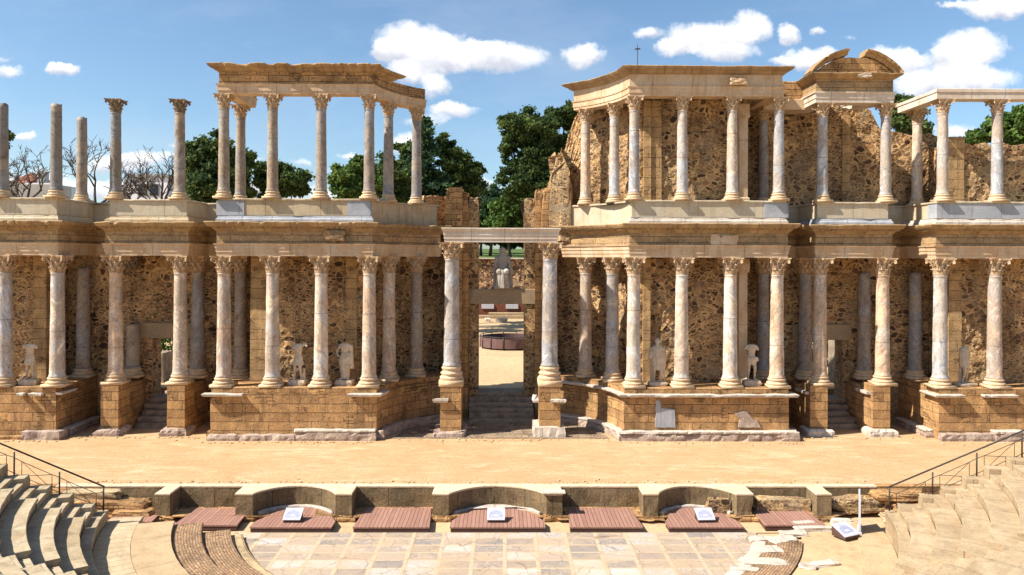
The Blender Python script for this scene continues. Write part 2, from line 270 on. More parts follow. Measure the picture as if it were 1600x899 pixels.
def leafm(name, c1, c2, c3):
    m, nt, b = newmat(name, 0.75)
    at_ = nt.nodes.new('ShaderNodeAttribute'); at_.attribute_name = 'leafrand'
    c = ramp(nt, at_.outputs['Fac'], [(0.0, c1), (0.55, c2), (1.0, c3)])
    setc(nt, b, c)
    tr = N(nt, 'ShaderNodeBsdfTranslucent', {0: c}); ms = N(nt, 'ShaderNodeMixShader', {0: 0.35, 1: b.outputs[0], 2: tr.outputs[0]})
    nt.links.new(ms.outputs[0], nt.nodes['Material Output'].inputs[0]); return m
MT['leaf_dark'] = leafm('dark evergreen foliage', (0.030, 0.054, 0.018), (0.068, 0.111, 0.030), (0.176, 0.216, 0.049))
MT['leaf_mid'] = leafm('oak foliage', (0.041, 0.081, 0.019), (0.095, 0.162, 0.034), (0.216, 0.284, 0.061))
MT['leaf_blue'] = leafm('cedar foliage', (0.024, 0.054, 0.030), (0.057, 0.111, 0.049), (0.121, 0.189, 0.061))
MT['leaf_light'] = leafm('light green foliage', (0.045, 0.085, 0.020), (0.085, 0.15, 0.030), (0.17, 0.24, 0.05))

def sandm():
    m, nt, b = newmat('raked sand', 0.95); o = OBJn(nt)
    n1 = noi(nt, o, 0.45, 6, 0.7, 0.4); n2 = noi(nt, mapp(nt, o, (0.6, 3.0, 1)), 1.2, 6, 0.7); n3 = noi(nt, o, 22.0, 5, 0.75)
    c = mix(nt, ramp(nt, n1, [(0.35, 0.0), (0.65, 1.0)]), (0.50, 0.315, 0.16), (0.565, 0.385, 0.215))
    c = mix(nt, ramp(nt, n2, [(0.42, 0.0), (0.75, 0.55)]), c, (0.42, 0.23, 0.10))
    c = mix(nt, 1.0, c, ramp(nt, n3, [(0.25, (0.72, 0.69, 0.66)), (0.5, (1, 1, 1)), (0.8, (1.1, 1.1, 1.08))]), 'MULTIPLY')
    setc(nt, b, c); n4 = noi(nt, o, 5.0, 7, 0.8, 0.8); c = mix(nt, ramp(nt, n4, [(0.50, 0.0), (0.66, 0.55)]), c, (0.36, 0.215, 0.105)); setc(nt, b, c)
    c2 = mix(nt, ramp(nt, noi(nt, o, 2.0, 8, 0.8), [(0.58, 0.0), (0.66, 0.6)]), c, (0.28, 0.16, 0.08))
    c2 = mix(nt, ramp(nt, noi(nt, mapp(nt, o, (0.35, 1.3, 1)), 1.0, 6, 0.75, 1.2), [(0.54, 0.0), (0.64, 0.55)]), c2, (0.66, 0.50, 0.32)); setc(nt, b, c2)
    bump(nt, b, M(nt, 'ADD', M(nt, 'ADD', n2, M(nt, 'MULTIPLY', n4, 2.0)), n3), 0.6, 0.05); return m
MT['sand'] = sandm()
def tilem():
    m, nt, b = newmat('coloured marble paving', 0.7); uv = UVn(nt)
    s = N(nt, 'ShaderNodeSeparateXYZ', {0: uv})
    u = M(nt, 'DIVIDE', s.outputs[0], 1.03); v = M(nt, 'DIVIDE', s.outputs[1], 0.63)
    fu = M(nt, 'FRACT', u); fv = M(nt, 'FRACT', v)
    cell = N(nt, 'ShaderNodeCombineXYZ', {0: M(nt, 'FLOOR', u), 1: M(nt, 'FLOOR', v)}).outputs[0]
    wn = N(nt, 'ShaderNodeTexWhiteNoise', {0: cell}, noise_dimensions='3D')
    sc = N(nt, 'ShaderNodeSeparateColor', {0: wn.outputs[1]})
    tcol = ramp(nt, wn.outputs[0], [(0.0, (0.37, 0.32, 0.28)), (0.17, (0.55, 0.43, 0.33)), (0.36, (0.42, 0.34, 0.28)), (0.52, (0.68, 0.62, 0.55)), (0.66, (0.50, 0.39, 0.29)), (0.78, (0.64, 0.58, 0.50)), (0.92, (0.40, 0.34, 0.29))], 'CONSTANT')
    sh_ = N(nt, 'ShaderNodeVectorMath', {0: uv, 1: N(nt, 'ShaderNodeVectorMath', {0: wn.outputs[1], 1: (9, 9, 9)}, operation='MULTIPLY').outputs[0]}, operation='ADD').outputs[0]
    vn = noi(nt, sh_, 2.6, 6, 0.75, 2.2)
    vein = ramp(nt, M(nt, 'ABSOLUTE', M(nt, 'SUBTRACT', vn, 0.5)), [(0.0, 1.0), (0.05, 0.0)])
    brk = M(nt, 'GREATER_THAN', sc.outputs[1], 0.45)
    tcol = mix(nt, M(nt, 'MULTIPLY', M(nt, 'MULTIPLY', vein, brk), 0.55), tcol, (0.24, 0.22, 0.23))
    tcol = mix(nt, M(nt, 'MULTIPLY', M(nt, 'MULTIPLY', ramp(nt, vn, [(0.52, 0.0), (0.6, 1.0)]), brk), 0.55), tcol, (0.72, 0.67, 0.60))
    tcol = mix(nt, M(nt, 'MULTIPLY', M(nt, 'MULTIPLY', ramp(nt, vn, [(0.36, 1.0), (0.42, 0.0)]), brk), 0.5), tcol, (0.55, 0.35, 0.2))
    wob = M(nt, 'MULTIPLY_ADD', noi(nt, uv, 5.0, 3), 0.05, 0.05)
    st = M(nt, 'MAXIMUM', M(nt, 'LESS_THAN', fu, M(nt, 'ADD', wob, 0.045)), M(nt, 'LESS_THAN', fv, M(nt, 'ADD', wob, 0.055)))
    tcol = mix(nt, 1.0, tcol, (0.72, 0.72, 0.72), 'MULTIPLY'); c = mix(nt, st, tcol, (0.53, 0.385, 0.26))
    ln = M(nt, 'MAXIMUM', M(nt, 'LESS_THAN', M(nt, 'ABSOLUTE', M(nt, 'SUBTRACT', fu, 0.125)), 0.008), M(nt, 'LESS_THAN', M(nt, 'ABSOLUTE', M(nt, 'SUBTRACT', fv, 0.135)), 0.012))
    c = mix(nt, M(nt, 'MULTIPLY', ln, 0.5), c, (0.2, 0.14, 0.1))
    ck = N(nt, 'ShaderNodeTexVoronoi', {'Vector': N(nt, 'ShaderNodeVectorMath', {0: uv, 1: N(nt, 'ShaderNodeVectorMath', {0: N(nt, 'ShaderNodeTexNoise', {'Vector': uv, 'Scale': 2.0}).outputs[1], 1: (.5, .5, 0)}, operation='MULTIPLY').outputs[0]}, operation='ADD').outputs[0], 'Scale': 1.1}, feature='DISTANCE_TO_EDGE').outputs[0]
    c = mix(nt, M(nt, 'MULTIPLY', M(nt, 'LESS_THAN', ck, 0.012), 0.7), c, (0.16, 0.11, 0.08))
    f = noi(nt, uv, 10, 6, 0.75); c = mix(nt, 1.0, c, ramp(nt, f, [(0.25, (0.74, 0.70, 0.66)), (0.5, (1, 1, 1)), (0.8, (1.08, 1.07, 1.05))]), 'MULTIPLY')
    dirt = ramp(nt, noi(nt, uv, 0.7, 6, 0.75), [(0.42, 0.0), (0.66, 0.8)]); c = mix(nt, dirt, c, (0.45, 0.33, 0.21))
    setc(nt, b, c); bump(nt, b, M(nt, 'SUBTRACT', f, ln), 0.4, 0.01); return m
MT['tiles'] = tilem()
def deckm():
    m, nt, b = newmat('red brown deck boards', 0.7); uv = UVn(nt)
    s = N(nt, 'ShaderNodeSeparateXYZ', {0: uv}); u = M(nt, 'DIVIDE', s.outputs[0], 0.14); fu = M(nt, 'FRACT', u)
    wn = N(nt, 'ShaderNodeTexWhiteNoise', {1: M(nt, 'FLOOR', u)}, noise_dimensions='1D').outputs[0]
    c = mix(nt, wn, (0.29, 0.155, 0.115), (0.36, 0.195, 0.145))
    g = noi(nt, mapp(nt, uv, (20, 1.5, 1)), 1.0, 4, 0.6); c = mix(nt, 1.0, c, ramp(nt, g, [(0.3, 0.8), (0.7, 1.12)]), 'MULTIPLY')
    j = M(nt, 'LESS_THAN', fu, 0.12); c = mix(nt, M(nt, 'MULTIPLY', j, 0.8), c, (0.06, 0.03, 0.02))
    setc(nt, b, c); bump(nt, b, M(nt, 'SUBTRACT', 1.0, j), 0.5, 0.008); return m
MT['deck'] = deckm()
MT['deckedge'] = plain('dark deck fascia', (0.10, 0.055, 0.04), (0.075, 0.04, 0.03), 3, 0.8, 0.2)
MT['grass'] = plain('park grass', (0.10, 0.145, 0.03), (0.05, 0.08, 0.02), 0.25, 0.95, 0.6, 0.05)
MT['gardensand'] = plain('garden sand', (0.53, 0.375, 0.215), (0.44, 0.30, 0.165), 0.12, 0.95, 0.2, 0.02, 3.0)
MT['earth'] = plain('dry earth', (0.42, 0.30, 0.17), (0.32, 0.22, 0.12), 0.3, 0.95, 0.4, 0.04)

# ------------------------------------------------------------------ object helpers
def tag(o, label=None, cat=None, group=None, kind=None):
    if label: o['label'] = label
    if cat: o['category'] = cat
    if group: o['group'] = group
    if kind: o['kind'] = kind
    return o
def empty(name, loc, label, cat, group=None, rz=0.0):
    o = bpy.data.objects.new(name, None); col.objects.link(o); o.location = loc; o.rotation_euler = (0, 0, rz)
    o.empty_display_size = 0.2
    bpy.context.view_layer.update()
    return tag(o, label, cat, group)
def link(name, me, mat, parent=None, smooth=False):
    o = bpy.data.objects.new(name, me); col.objects.link(o)
    if mat is not None and not me.materials: me.materials.append(MT[mat] if isinstance(mat, str) else mat)
    if smooth:
        for p in me.polygons: p.use_smooth = True
    if parent is not None:
        o.parent = parent; o.matrix_parent_inverse = parent.matrix_world.inverted()
    return o
def boxuv(bm, fn=None):
    uv = bm.loops.layers.uv.verify()
    for f in bm.faces:
        n = f.normal
        for l in f.loops:
            c = l.vert.co
            if fn and abs(n.z) > 0.7: l[uv].uv = fn(c.x, c.y)
            elif abs(n.z) > 0.7: l[uv].uv = (c.x, c.y)
            elif abs(n.x) > abs(n.y): l[uv].uv = (c.y, c.z)
            else: l[uv].uv = (c.x, c.z)
def fromdata(verts, faces):
    me = bpy.data.meshes.new('m'); me.from_pydata(verts, [], faces); me.update(); return me

def nz(x, y, z, s=1.0): return noise.noise(Vector((x*s, y*s, z*s)))

def densify(poly, seg, closed=True):
    out = []; n = len(poly)
    for i in range(n if closed else n-1):
        a = poly[i]; b = poly[(i+1) % n]; L = math.hypot(b[0]-a[0], b[1]-a[1]); k = max(1, int(round(L/seg)))
        for j in range(k): t = j/k; out.append((a[0]+(b[0]-a[0])*t, a[1]+(b[1]-a[1])*t))
    if not closed: out.append(tuple(poly[-1]))
    return out
def miters(P, closed=True):
    n = len(P); res = []
    for i in range(n):
        p = P[i]
        a = P[i-1] if (closed or i > 0) else None; b = P[(i+1) % n] if (closed or i < n-1) else None
        ns = []
        if a is not None: d = (p[0]-a[0], p[1]-a[1]); L = math.hypot(*d) or 1; ns.append((d[1]/L, -d[0]/L))
        if b is not None: d = (b[0]-p[0], b[1]-p[1]); L = math.hypot(*d) or 1; ns.append((d[1]/L, -d[0]/L))
        if len(ns) == 1: res.append(ns[0]); continue
        mx_, my_ = ns[0][0]+ns[1][0], ns[0][1]+ns[1][1]; L = math.hypot(mx_, my_)
        if L < 1e-4: res.append(ns[0]); continue
        mx_ /= L; my_ /= L; dt = mx_*ns[0][0]+my_*ns[0][1]; k = 1/max(dt, 0.4); res.append((mx_*k, my_*k))
    return res
def slab(name, poly, prof, mat, parent=None, seg=0.35, uvfn=None, jit=0.0, topjit=0.0, smooth=False, seed=0.0):
    """closed plan outline swept with a vertical profile [(outward offset, z, chip)]"""
    A = sum(poly[i][0]*poly[(i+1) % len(poly)][1]-poly[(i+1) % len(poly)][0]*poly[i][1] for i in range(len(poly)))
    if A < 0: poly = poly[::-1]
    P = densify(poly, seg); MI = miters(P); n = len(P)
    S = [0.0]
    for i in range(n): a = P[i]; b = P[(i+1) % n]; S.append(S[-1]+math.hypot(b[0]-a[0], b[1]-a[1]))
    V = [0.0]
    for k in range(1, len(prof)): V.append(V[-1]+math.hypot(prof[k][0]-prof[k-1][0], prof[k][1]-prof[k-1][1]))
    v0 = prof[0][1]
    bm = bmesh.new(); uvl = bm.loops.layers.uv.verify(); rings = []
    for k, pr in enumerate(prof):
        o, z = pr[0], pr[1]; chip = pr[2] if len(pr) > 2 else 0.0; ring = []
        for i in range(n):
            x, y = P[i]; oo = o; zz = z
            if chip:
                q = max(0.0, nz(x+seed, y, z*0.4, 1.7)-0.05) + 0.6*max(0.0, nz(x+seed+9, y, z, 4.5)-0.15); oo -= chip*q*1.6
                if k >= len(prof)-2: zz -= chip*0.55*q
            if jit: oo += jit*nz(x+seed, y+3, z, 3.1); zz += jit*0.5*nz(x, y+seed, z+7, 2.7)
            if topjit and k >= len(prof)-1: zz += topjit*nz(x+seed, y, 0, 2.3)
            ring.append(bm.verts.new((x+MI[i][0]*oo, y+MI[i][1]*oo, zz)))
        rings.append(ring)
    for k in range(len(prof)-1):
        for i in range(n):
            j = (i+1) % n; f = bm.faces.new((rings[k][i], rings[k][j], rings[k+1][j], rings[k+1][i]))
            uvs = ((S[i], v0+V[k]), (S[i+1], v0+V[k]), (S[i+1], v0+V[k+1]), (S[i], v0+V[k+1]))
            for l, q in zip(f.loops, uvs): l[uvl].uv = q
    for ring, fl in ((rings[-1], False), (rings[0], True)):
        f = bm.faces.new(ring[::-1] if fl else ring)
        for l in f.loops: l[uvl].uv = uvfn(l.vert.co.x, l.vert.co.y) if uvfn else (l.vert.co.x, l.vert.co.y)
    me = bpy.data.meshes.new(name); bm.to_mesh(me); bm.free()
    return link(name, me, mat, parent, smooth)
def rect(x0, x1, y0, y1): return [(x0, y0), (x1, y0), (x1, y1), (x0, y1)]
def box(name, x0, x1, y0, y1, z0, z1, mat, parent=None, bev=0.02, jit=0.0, seg=0.3, seed=0.0):
    b = min(bev, (z1-z0)*0.3, (x1-x0)*0.3, (y1-y0)*0.3)
    return slab(name, rect(x0, x1, y0, y1), [(-b, z0), (0, z0+b), (0, (z0+z1)/2), (0, z1-b), (-b, z1)], mat, parent, seg=seg, jit=jit, seed=seed)
def strip(path, o1, o2):
    """closed outline of a band between two offsets from an open path (outward = right-hand side of travel)"""
    MI = miters(path, False)
    a = [(p[0]+m[0]*o1, p[1]+m[1]*o1) for p, m in zip(path, MI)]; b = [(p[0]+m[0]*o2, p[1]+m[1]*o2) for p, m in zip(path, MI)]
    return a+b[::-1]
def rock(name, loc, size, mat, parent=None, seed=0, sub=2, rough=0.28, rz=0.0, flat=False):
    bm = bmesh.new(); bmesh.ops.create_cube(bm, size=1.0)
    bmesh.ops.subdivide_edges(bm, edges=bm.edges[:], cuts=4, use_grid_fill=True)
    for v in bm.verts:
        c = v.co; q = Vector((abs(c.x), abs(c.y), abs(c.z)))
        k = 1.0-0.22*max(0, q.x+q.y+q.z-0.95); n_ = noise.noise(c*2.2+Vector((seed*3.7, seed, 1)))*rough + noise.noise(c*6+Vector((seed, 5, seed)))*rough*0.35
        c *= k*(1+n_)
        if flat: c.z = min(c.z, 0.5)
    ca, sa = math.cos(rz), math.sin(rz)
    for v in bm.verts:
        x, y, z = v.co.x*size[0], v.co.y*size[1], v.co.z*size[2]
        v.co = (loc[0]+x*ca-y*sa, loc[1]+x*sa+y*ca, loc[2]+z)
    bm.normal_update(); boxuv(bm)
    me = bpy.data.meshes.new(name); bm.to_mesh(me); bm.free(); return link(name, me, mat, parent)

def wallmesh(name, panels, mat, parent=None, disp=0.05, step=0.16, seed=0.0):
    """rubble wall: panels of (path, z0, top function of arclength fraction and point, thickness)"""
    V = []; F = []; UVS = []
    for (path, z0, top, th) in panels:
        P = densify(path, step, False); MI = miters(P, False); n = len(P)
        S = [0.0]
        for i in range(n-1): S.append(S[-1]+math.hypot(P[i+1][0]-P[i][0], P[i+1][1]-P[i][1]))
        zmax = max(top(P[i][0], P[i][1], S[i]/max(S[-1], 1e-6)) if callable(top) else top for i in range(n))
        m = max(2, int((zmax-z0)/(step*1.15))); base = len(V); W = m+3; s0 = P[0][0]*1.0
        for i in range(n):
            x, y = P[i]; zt = top(x, y, S[i]/max(S[-1], 1e-6)) if callable(top) else top
            for j in range(m+1):
                z = z0+(zt-z0)*j/m; d = disp*(1.6*nz(x+seed, y, z, 2.1)+1.0*nz(x, y+seed, z, 5.0))
                V.append((x+MI[i][0]*d, y+MI[i][1]*d, z))
            bj = 0.15*nz(x*1.0, 3.3+seed, 0, 2.0) if callable(top) else 0
            V.append((x-MI[i][0]*th, y-MI[i][1]*th, zt+bj)); V.append((x-MI[i][0]*th, y-MI[i][1]*th, z0))
        for i in range(n-1):
            for j in range(W-1):
                a = base+i*W+j; F.append((a, a+W, a+W+1, a+1))
                if j < m:
                    UVS.append([(s0+S[i], V[a][2]), (s0+S[i+1], V[a+W][2]), (s0+S[i+1], V[a+W+1][2]), (s0+S[i], V[a+1][2])])
                else:
                    UVS.append([(s0+S[i], 20+(j-m)*th), (s0+S[i+1], 20+(j-m)*th), (s0+S[i+1], 20+(j-m+1)*th), (s0+S[i], 20+(j-m+1)*th)])
        F.append(tuple(base+j for j in range(W))[::1]); UVS.append([(V[base+j][1]*1.0+V[base+j][0]*0.3, V[base+j][2]) for j in range(W)])
        e = base+(n-1)*W; F.append(tuple(e+j for j in range(W))[::-1]); UVS.append([(V[e+j][1]+V[e+j][0]*0.3, V[e+j][2]) for j in range(W)][::-1])
    me = bpy.data.meshes.new(name); me.from_pydata(V, [], F); uvl = me.uv_layers.new(name='UVMap')
    flat = np.array([c for f in UVS for q in f for c in q], dtype=np.float32); uvl.data.foreach_set('uv', flat); me.update()
    return link(name, me, mat, parent)

def tube_data(pts, radii, sides=8):
    V = []; F = []
    n = len(pts); prev = None
    for i, (p, r) in enumerate(zip(pts, radii)):
        p = Vector(p); t = (Vector(pts[min(i+1, n-1)])-Vector(pts[max(i-1, 0)])).normalized()
        a = t.orthogonal().normalized() if prev is None else (prev-t*prev.dot(t)).normalized(); prev = a; b_ = t.cross(a)
        for k in range(sides):
            an = 2*math.pi*k/sides; V.append(tuple(p+(a*math.cos(an)+b_*math.sin(an))*r))
    for i in range(n-1):
        for k in range(sides):
            k2 = (k+1) % sides; F.append((i*sides+k, i*sides+k2, (i+1)*sides+k2, (i+1)*sides+k))
    F.append(tuple(range(sides))[::-1]); F.append(tuple((n-1)*sides+k for k in range(sides)))
    return V, F
def merge(parts):
    V = []; F = []
    for v, f in parts:
        o = len(V); V += v; F += [tuple(i+o for i in q) for q in f]
    return V, F
def tubeobj(name, segs, mat, parent=None, sides=6):
    V, F = merge([tube_data(p, r, sides) for p, r in segs]); return link(name, fromdata(V, F), mat, parent, True)
def lathe(prof, sides=24, cx=0, cy=0):
    V = []; F = []; n = len(prof)
    for (r, z) in prof:
        for k in range(sides): a = 2*math.pi*k/sides; V.append((cx+r*math.cos(a), cy+r*math.sin(a), z))
    for i in range(n-1):
        for k in range(sides): k2 = (k+1) % sides; F.append((i*sides+k, i*sides+k2, (i+1)*sides+k2, (i+1)*sides+k))
    F.append(tuple(range(sides))[::-1]); F.append(tuple((n-1)*sides+k for k in range(sides)))
    return V, F
def cuboid(x0, x1, y0, y1, z0, z1):
    return [(x0,y0,z0),(x1,y0,z0),(x1,y1,z0),(x0,y1,z0),(x0,y0,z1),(x1,y0,z1),(x1,y1,z1),(x0,y1,z1)], [(0,3,2,1),(4,5,6,7),(0,1,5,4),(1,2,6,5),(2,3,7,6),(3,0,4,7)]
# ------------------------------------------------------------------ setting: ground sheets
def sheet(name, poly, z, mat, kind='structure', seg=None, amp=0.0, thick=None):
    if seg:
        xs = [p[0] for p in poly]; ys = [p[1] for p in poly]; x0, x1, y0, y1 = min(xs), max(xs), min(ys), max(ys)
        nx = int((x1-x0)/seg); ny = int((y1-y0)/seg)
        V = [(x0+(x1-x0)*i/nx, y0+(y1-y0)*j/ny, z+amp*nz(x0+(x1-x0)*i/nx, y0+(y1-y0)*j/ny, 0, 0.9)) for j in range(ny+1) for i in range(nx+1)]
        F = [(j*(nx+1)+i, j*(nx+1)+i+1, (j+1)*(nx+1)+i+1, (j+1)*(nx+1)+i) for j in range(ny) for i in range(nx)]
        o = link(name, fromdata(V, F), mat, None, True)
    else:
        bm = bmesh.new(); bm.faces.new([bm.verts.new((x, y, z)) for x, y in poly]); bm.normal_update(); boxuv(bm)
        me = bpy.data.meshes.new(name); bm.to_mesh(me); bm.free(); o = link(name, me, mat)
    return tag(o, kind=kind)
def arc(cx, cy, r, a0, a1, n=24): return [(cx+r*math.cos(R(a0+(a1-a0)*i/n)), cy+r*math.sin(R(a0+(a1-a0)*i/n))) for i in range(n+1)]
def mirx(poly): return [(-0.26-x, y) for x, y in poly][::-1]

sheet('ground', rect(-3000, 3000, -400, 3000), -1.15, 'earth')
sheet('stage_floor', rect(-40, 40, -7.02, 6.4), 0.0, 'sand', seg=0.4, amp=0.012)
box('garden_terrace', -140, 140, 6.62, 61.0, -1.1, 1.3, 'gardensand', seg=40, bev=0.0)['kind'] = 'structure'
V_ = [(x, y, z) for (y, z) in ((61.0, -1.1), (61.0, 8.4), (120, 10.2), (2500, 10.2)) for x in (-1500, 1500)]
tag(link('park_terrace', fromdata(V_, [(0, 1, 3, 2), (2, 3, 5, 4), (4, 5, 7, 6)]), 'grass'), kind='structure')

# ------------------------------------------------------------------ stage building, plan
CX, CY, RC = -0.78, -0.56, 5.76
def wing(r, y0, aend=115, n=18):
    a0 = 180-math.degrees(math.asin((y0-CY)/r)); return arc(CX, CY, r, a0, aend, n)
G_POD = 'podiums of the stage building'; G_ENT = 'lower storey entablatures'; G_LED = 'upper storey pedestals'

# podiums ------------------------------------------------------
def podium(outline, label, ledges, plinths, loc, fragments=()):
    e = empty('podium', loc, label, 'podium', G_POD)
    slab('body', outline, [(0, -0.1), (0, 0.5), (0, 1.3), (0, 2.13)], 'ashlar', e, seg=0.3, jit=0.025, seed=loc[0])
    slab('top_course', outline, [(-0.03, 2.132), (-0.02, 2.2), (-0.02, 2.385), (-0.06, 2.40)], 'ashlar_small', e, seg=0.22, jit=0.03, seed=loc[0]+3)
    for k, pa in enumerate(ledges):
        slab('ledge', strip(densify(pa, 0.3, False), 0.30, -0.04), [(-0.05, 2.03), (0, 2.08, 0.05), (0.02, 2.15, 0.09), (0, 2.17, 0.09)], 'whitemarble', e, seg=0.22, seed=k*5+loc[0])
    for k, (pa, o, h, m) in enumerate(plinths):
        hb_ = h if m != 'whitemarble' else h-.12
        slab('plinth_stone', strip(densify(pa, 0.35, False), o, -0.02), [(0.0, -0.05, 0.05), (0.03, 0.12, 0.12), (0.02, hb_*.6, 0.12), (0.01, hb_-0.03, 0.14), (-0.03, hb_, 0.14)], m if m != 'whitemarble' else 'fragment', e, seg=0.14, seed=k*7+loc[0])
        if m == 'whitemarble': slab('plinth_slab', strip(densify(pa, 0.35, False), o+.03, -0.02), [(-.02, hb_+.002, .04), (0, hb_+.05, .10), (0, h-.02, .10), (-.03, h, .10)], m, e, seg=0.13, seed=k*7+loc[0]+2)
    for fr in fragments: rock('marble_fragment', *fr, parent=e)
    return e
pa_A = [(-32, .15), (-20.9, .15), (-20.9, 3.85)]
podium([(-32, .15), (-20.9, .15), (-20.9, 5), (-32, 5)], 'long sandstone block podium at the far left of the stage carrying the headless cuirassed statue',
       [[(-22.6, .15), (-22.25, .15)], [(-23.3+2.0, .15), (-21.75+1.0, .15)][:0] or [(-22.0+0.6, .15), (-22.0+0.0, .15)][::-1], [(-20.9, .15), (-20.9, 1.4)]],
       [([(-32, .15), (-22.3, .15)], .2, .18, 'ashlar'), ([(-22.3, .15), (-20.9, .15), (-20.9, .5)], .33, .42, 'fragment'), ([(-20.9, .75), (-20.9, 3.4)], .36, .40, 'whitemarble')], (-21, .1, 0))
wB = wing(5.2, .1); 
outB = [(-13.7, .1)] + wB + [(-2.98, 5.6), (-13.7, 5.6)]
pathB = [(-13.7, 3.2), (-13.7, .1)] + wB
podium(outB, 'sandstone podium left of the central doorway, front edge level with two headless statues',
       [[(-14.0, .1), (-12.1, .1)], [(-7.25, .1), wB[0], wB[3]]],
       [([(-13.75, .1), (-9.7, .1)], .36, .28, 'fragment'), ([(-13.7, 2.6), (-13.7, .45)], .3, .3, 'ashlar'), ([(-11.3+1.55, .1), wB[0]], .34, .52, 'whitemarble'), (wB[0:], .34, .42, 'fragment')], (-9.8, .1, 0))
outC = mirx([(-13.72, .1)] + wB + [(-2.98, 5.6), (-13.72, 5.6)])
wC = mirx(wB)
podium(outC, 'sandstone podium right of the central doorway with one long unbroken white marble ledge',
       [wC + [(13.5, .1), (13.5, .7)]],
       [(wC + [(13.45, .1), (13.45, .6)], .36, .46, 'whitemarble')], (9.8, .1, 0))
pod_C = bpy.data.objects['podium.002']
def plate(name, pts, Yf, th, mat, parent, seed=1):
    """broken flat slab: outline in x,z standing against a front face"""
    P = densify(pts, 0.18); V = []; F = []; n = len(P)
    for k, y in enumerate((Yf, Yf+th)):
        for i, (x, z) in enumerate(P): V.append((x+0.03*nz(x, z, seed, 5), y, z+0.03*nz(z, x, seed, 5)))
    F.append(tuple(range(n))[::-1]); F.append(tuple(n+i for i in range(n)))
    for i in range(n): j = (i+1) % n; F.append((i, j, n+j, n+i))
    bm = bmesh.new(); me = fromdata(V, F); bm.from_mesh(me); bmesh.ops.recalc_face_normals(bm, faces=bm.faces); boxuv(bm); bm.to_mesh(me); bm.free()
    return link(name, me, mat, parent)
def pxz(px, py, Y): p = at(px, py, Y); return (p.x, p.z)
plate('marble_fragment', [pxz(1024, 668, .05), pxz(1055, 668, .05), pxz(1054, 640, .05), pxz(1034, 638, .05), pxz(1030, 626, .05), pxz(1025, 626, .05)], .03, .1, 'bluemarble', pod_C, 1)
plate('marble_fragment', [pxz(1153, 668, .05), pxz(1188, 668, .05), pxz(1184, 657, .05), pxz(1176, 655, .05), pxz(1166, 641, .05), pxz(1148, 647, .05), pxz(1156, 656, .05)], .03, .12, 'fragment', pod_C, 2)
xD = 20.55
podium([(xD, .1), (33, .1), (33, 5), (xD, 5)], 'sandstone podium at the far right of the stage behind the metal handrail',
       [[(xD, 1.2), (xD, .1), (21.6, .1)][:], [(22.55, .1), (24.1, .1)]],
       [([(xD, 3.4), (xD, .5)], .36, .40, 'whitemarble'), ([(xD-.0, .1), (23.2, .1)], .3, .36, 'fragment'), ([(23.0, .1), (33, .1)], .42, .5, 'whitemarble')], (21, .1, 0))

# pier arms beside the two side doors ------------------------------------
def pier(X, Yf, lab, zt=2.44, w=0.84, bm_='fragment', side=0, deep=3.9, ledge=True, basew=0.28):
    e = empty('pier', (X, Yf, 0), lab, 'pier', 'stone piers carrying single columns')
    h = w/2
    slab('block_course', rect(X-h, X+h, Yf, Yf+1.1), [(0, 0), (0, .8), (0, 1.6), (0, zt-.02), (-.03, zt)], 'ashlar', e, seg=.25, jit=.018, seed=X)
    if deep: slab('rear_wall', rect(X-h+.03, X+h-.03, Yf+1.1, deep), [(0, 0), (0, 1.2), (0, 2.1), (-.04, 2.22)], 'ashlar_small', e, seg=.25, jit=.04, seed=X+2)
    slab('foot_stone', rect(X-h-basew*.8, X+h+basew*.8, Yf-.3, Yf+.75), [(0, -.05, .1), (.03, .14, .14), (.02, .27, .2), (-.08, .36, .25)], bm_, e, seg=.15, seed=X*3)
    if ledge: slab('ledge', rect(X-h-.22, X-h+.02, Yf+.15, Yf+1.35), [(-.02, 1.95, .05), (0, 2.02, .08), (0, 2.1, .1)], 'whitemarble', e, seg=.2, seed=X)
    return e
pier(-18.8, .9, 'stone pier left of the left side door, nearest the far left podium', ledge=False)
pier(-15.64, .9, 'stone pier right of the left side door, beside the steps', bm_='fragment')
pier(15.2, .9, 'stone pier left of the right side door, next to the white ledged podium', bm_='whitemarble')
pier(18.22, .9, 'stone pier right of the right side door, nearest the handrail side', bm_='whitemarble')
for sx, lab in ((-1, 'tall block pier left of the central steps under a streaked marble column'), (1, 'tall block pier right of the central steps with a broken white ledge stone')):
    X = (-2.52 if sx < 0 else 2.22)
    e = empty('pier', (X, .75, 0), lab, 'pier', 'stone piers carrying single columns')
    slab('block_course', rect(X-.5, X+.5, .75, 1.95), [(0, 0), (0, .8), (0, 1.7), (0, 2.33), (-.03, 2.36)], 'ashlar', e, seg=.25, jit=.02, seed=X)
    slab('foot_stone', rect(X-.8, X+.72, .38, 2.3), [(0, -.05, .1), (.02, .2, .14), (-.02, .3 if sx < 0 else .5, .25)], 'fragment' if sx < 0 else 'whitemarble', e, seg=.15, seed=X*3)
    if sx < 0: slab('ledge', rect(X-.85, X-.1, .55, .95), [(-.05, 1.62, .05), (0, 1.72, .1), (0, 1.82, .15)], 'whitemarble', e, seg=.12, seed=4)
    else:
        slab('ledge', rect(X+.0, X+.78, .5, .95), [(-.05, 1.62, .05), (0, 1.7, .08), (0, 1.8, .1)], 'whitemarble', e, seg=.12, seed=5)
        slab('ledge', rect(X-.85, X-.5, .7, 1.2), [(-.05, 1.6, .05), (0, 1.72, .1), (-.05, 1.95, .2)], 'whitemarble', e, seg=.1, seed=6)

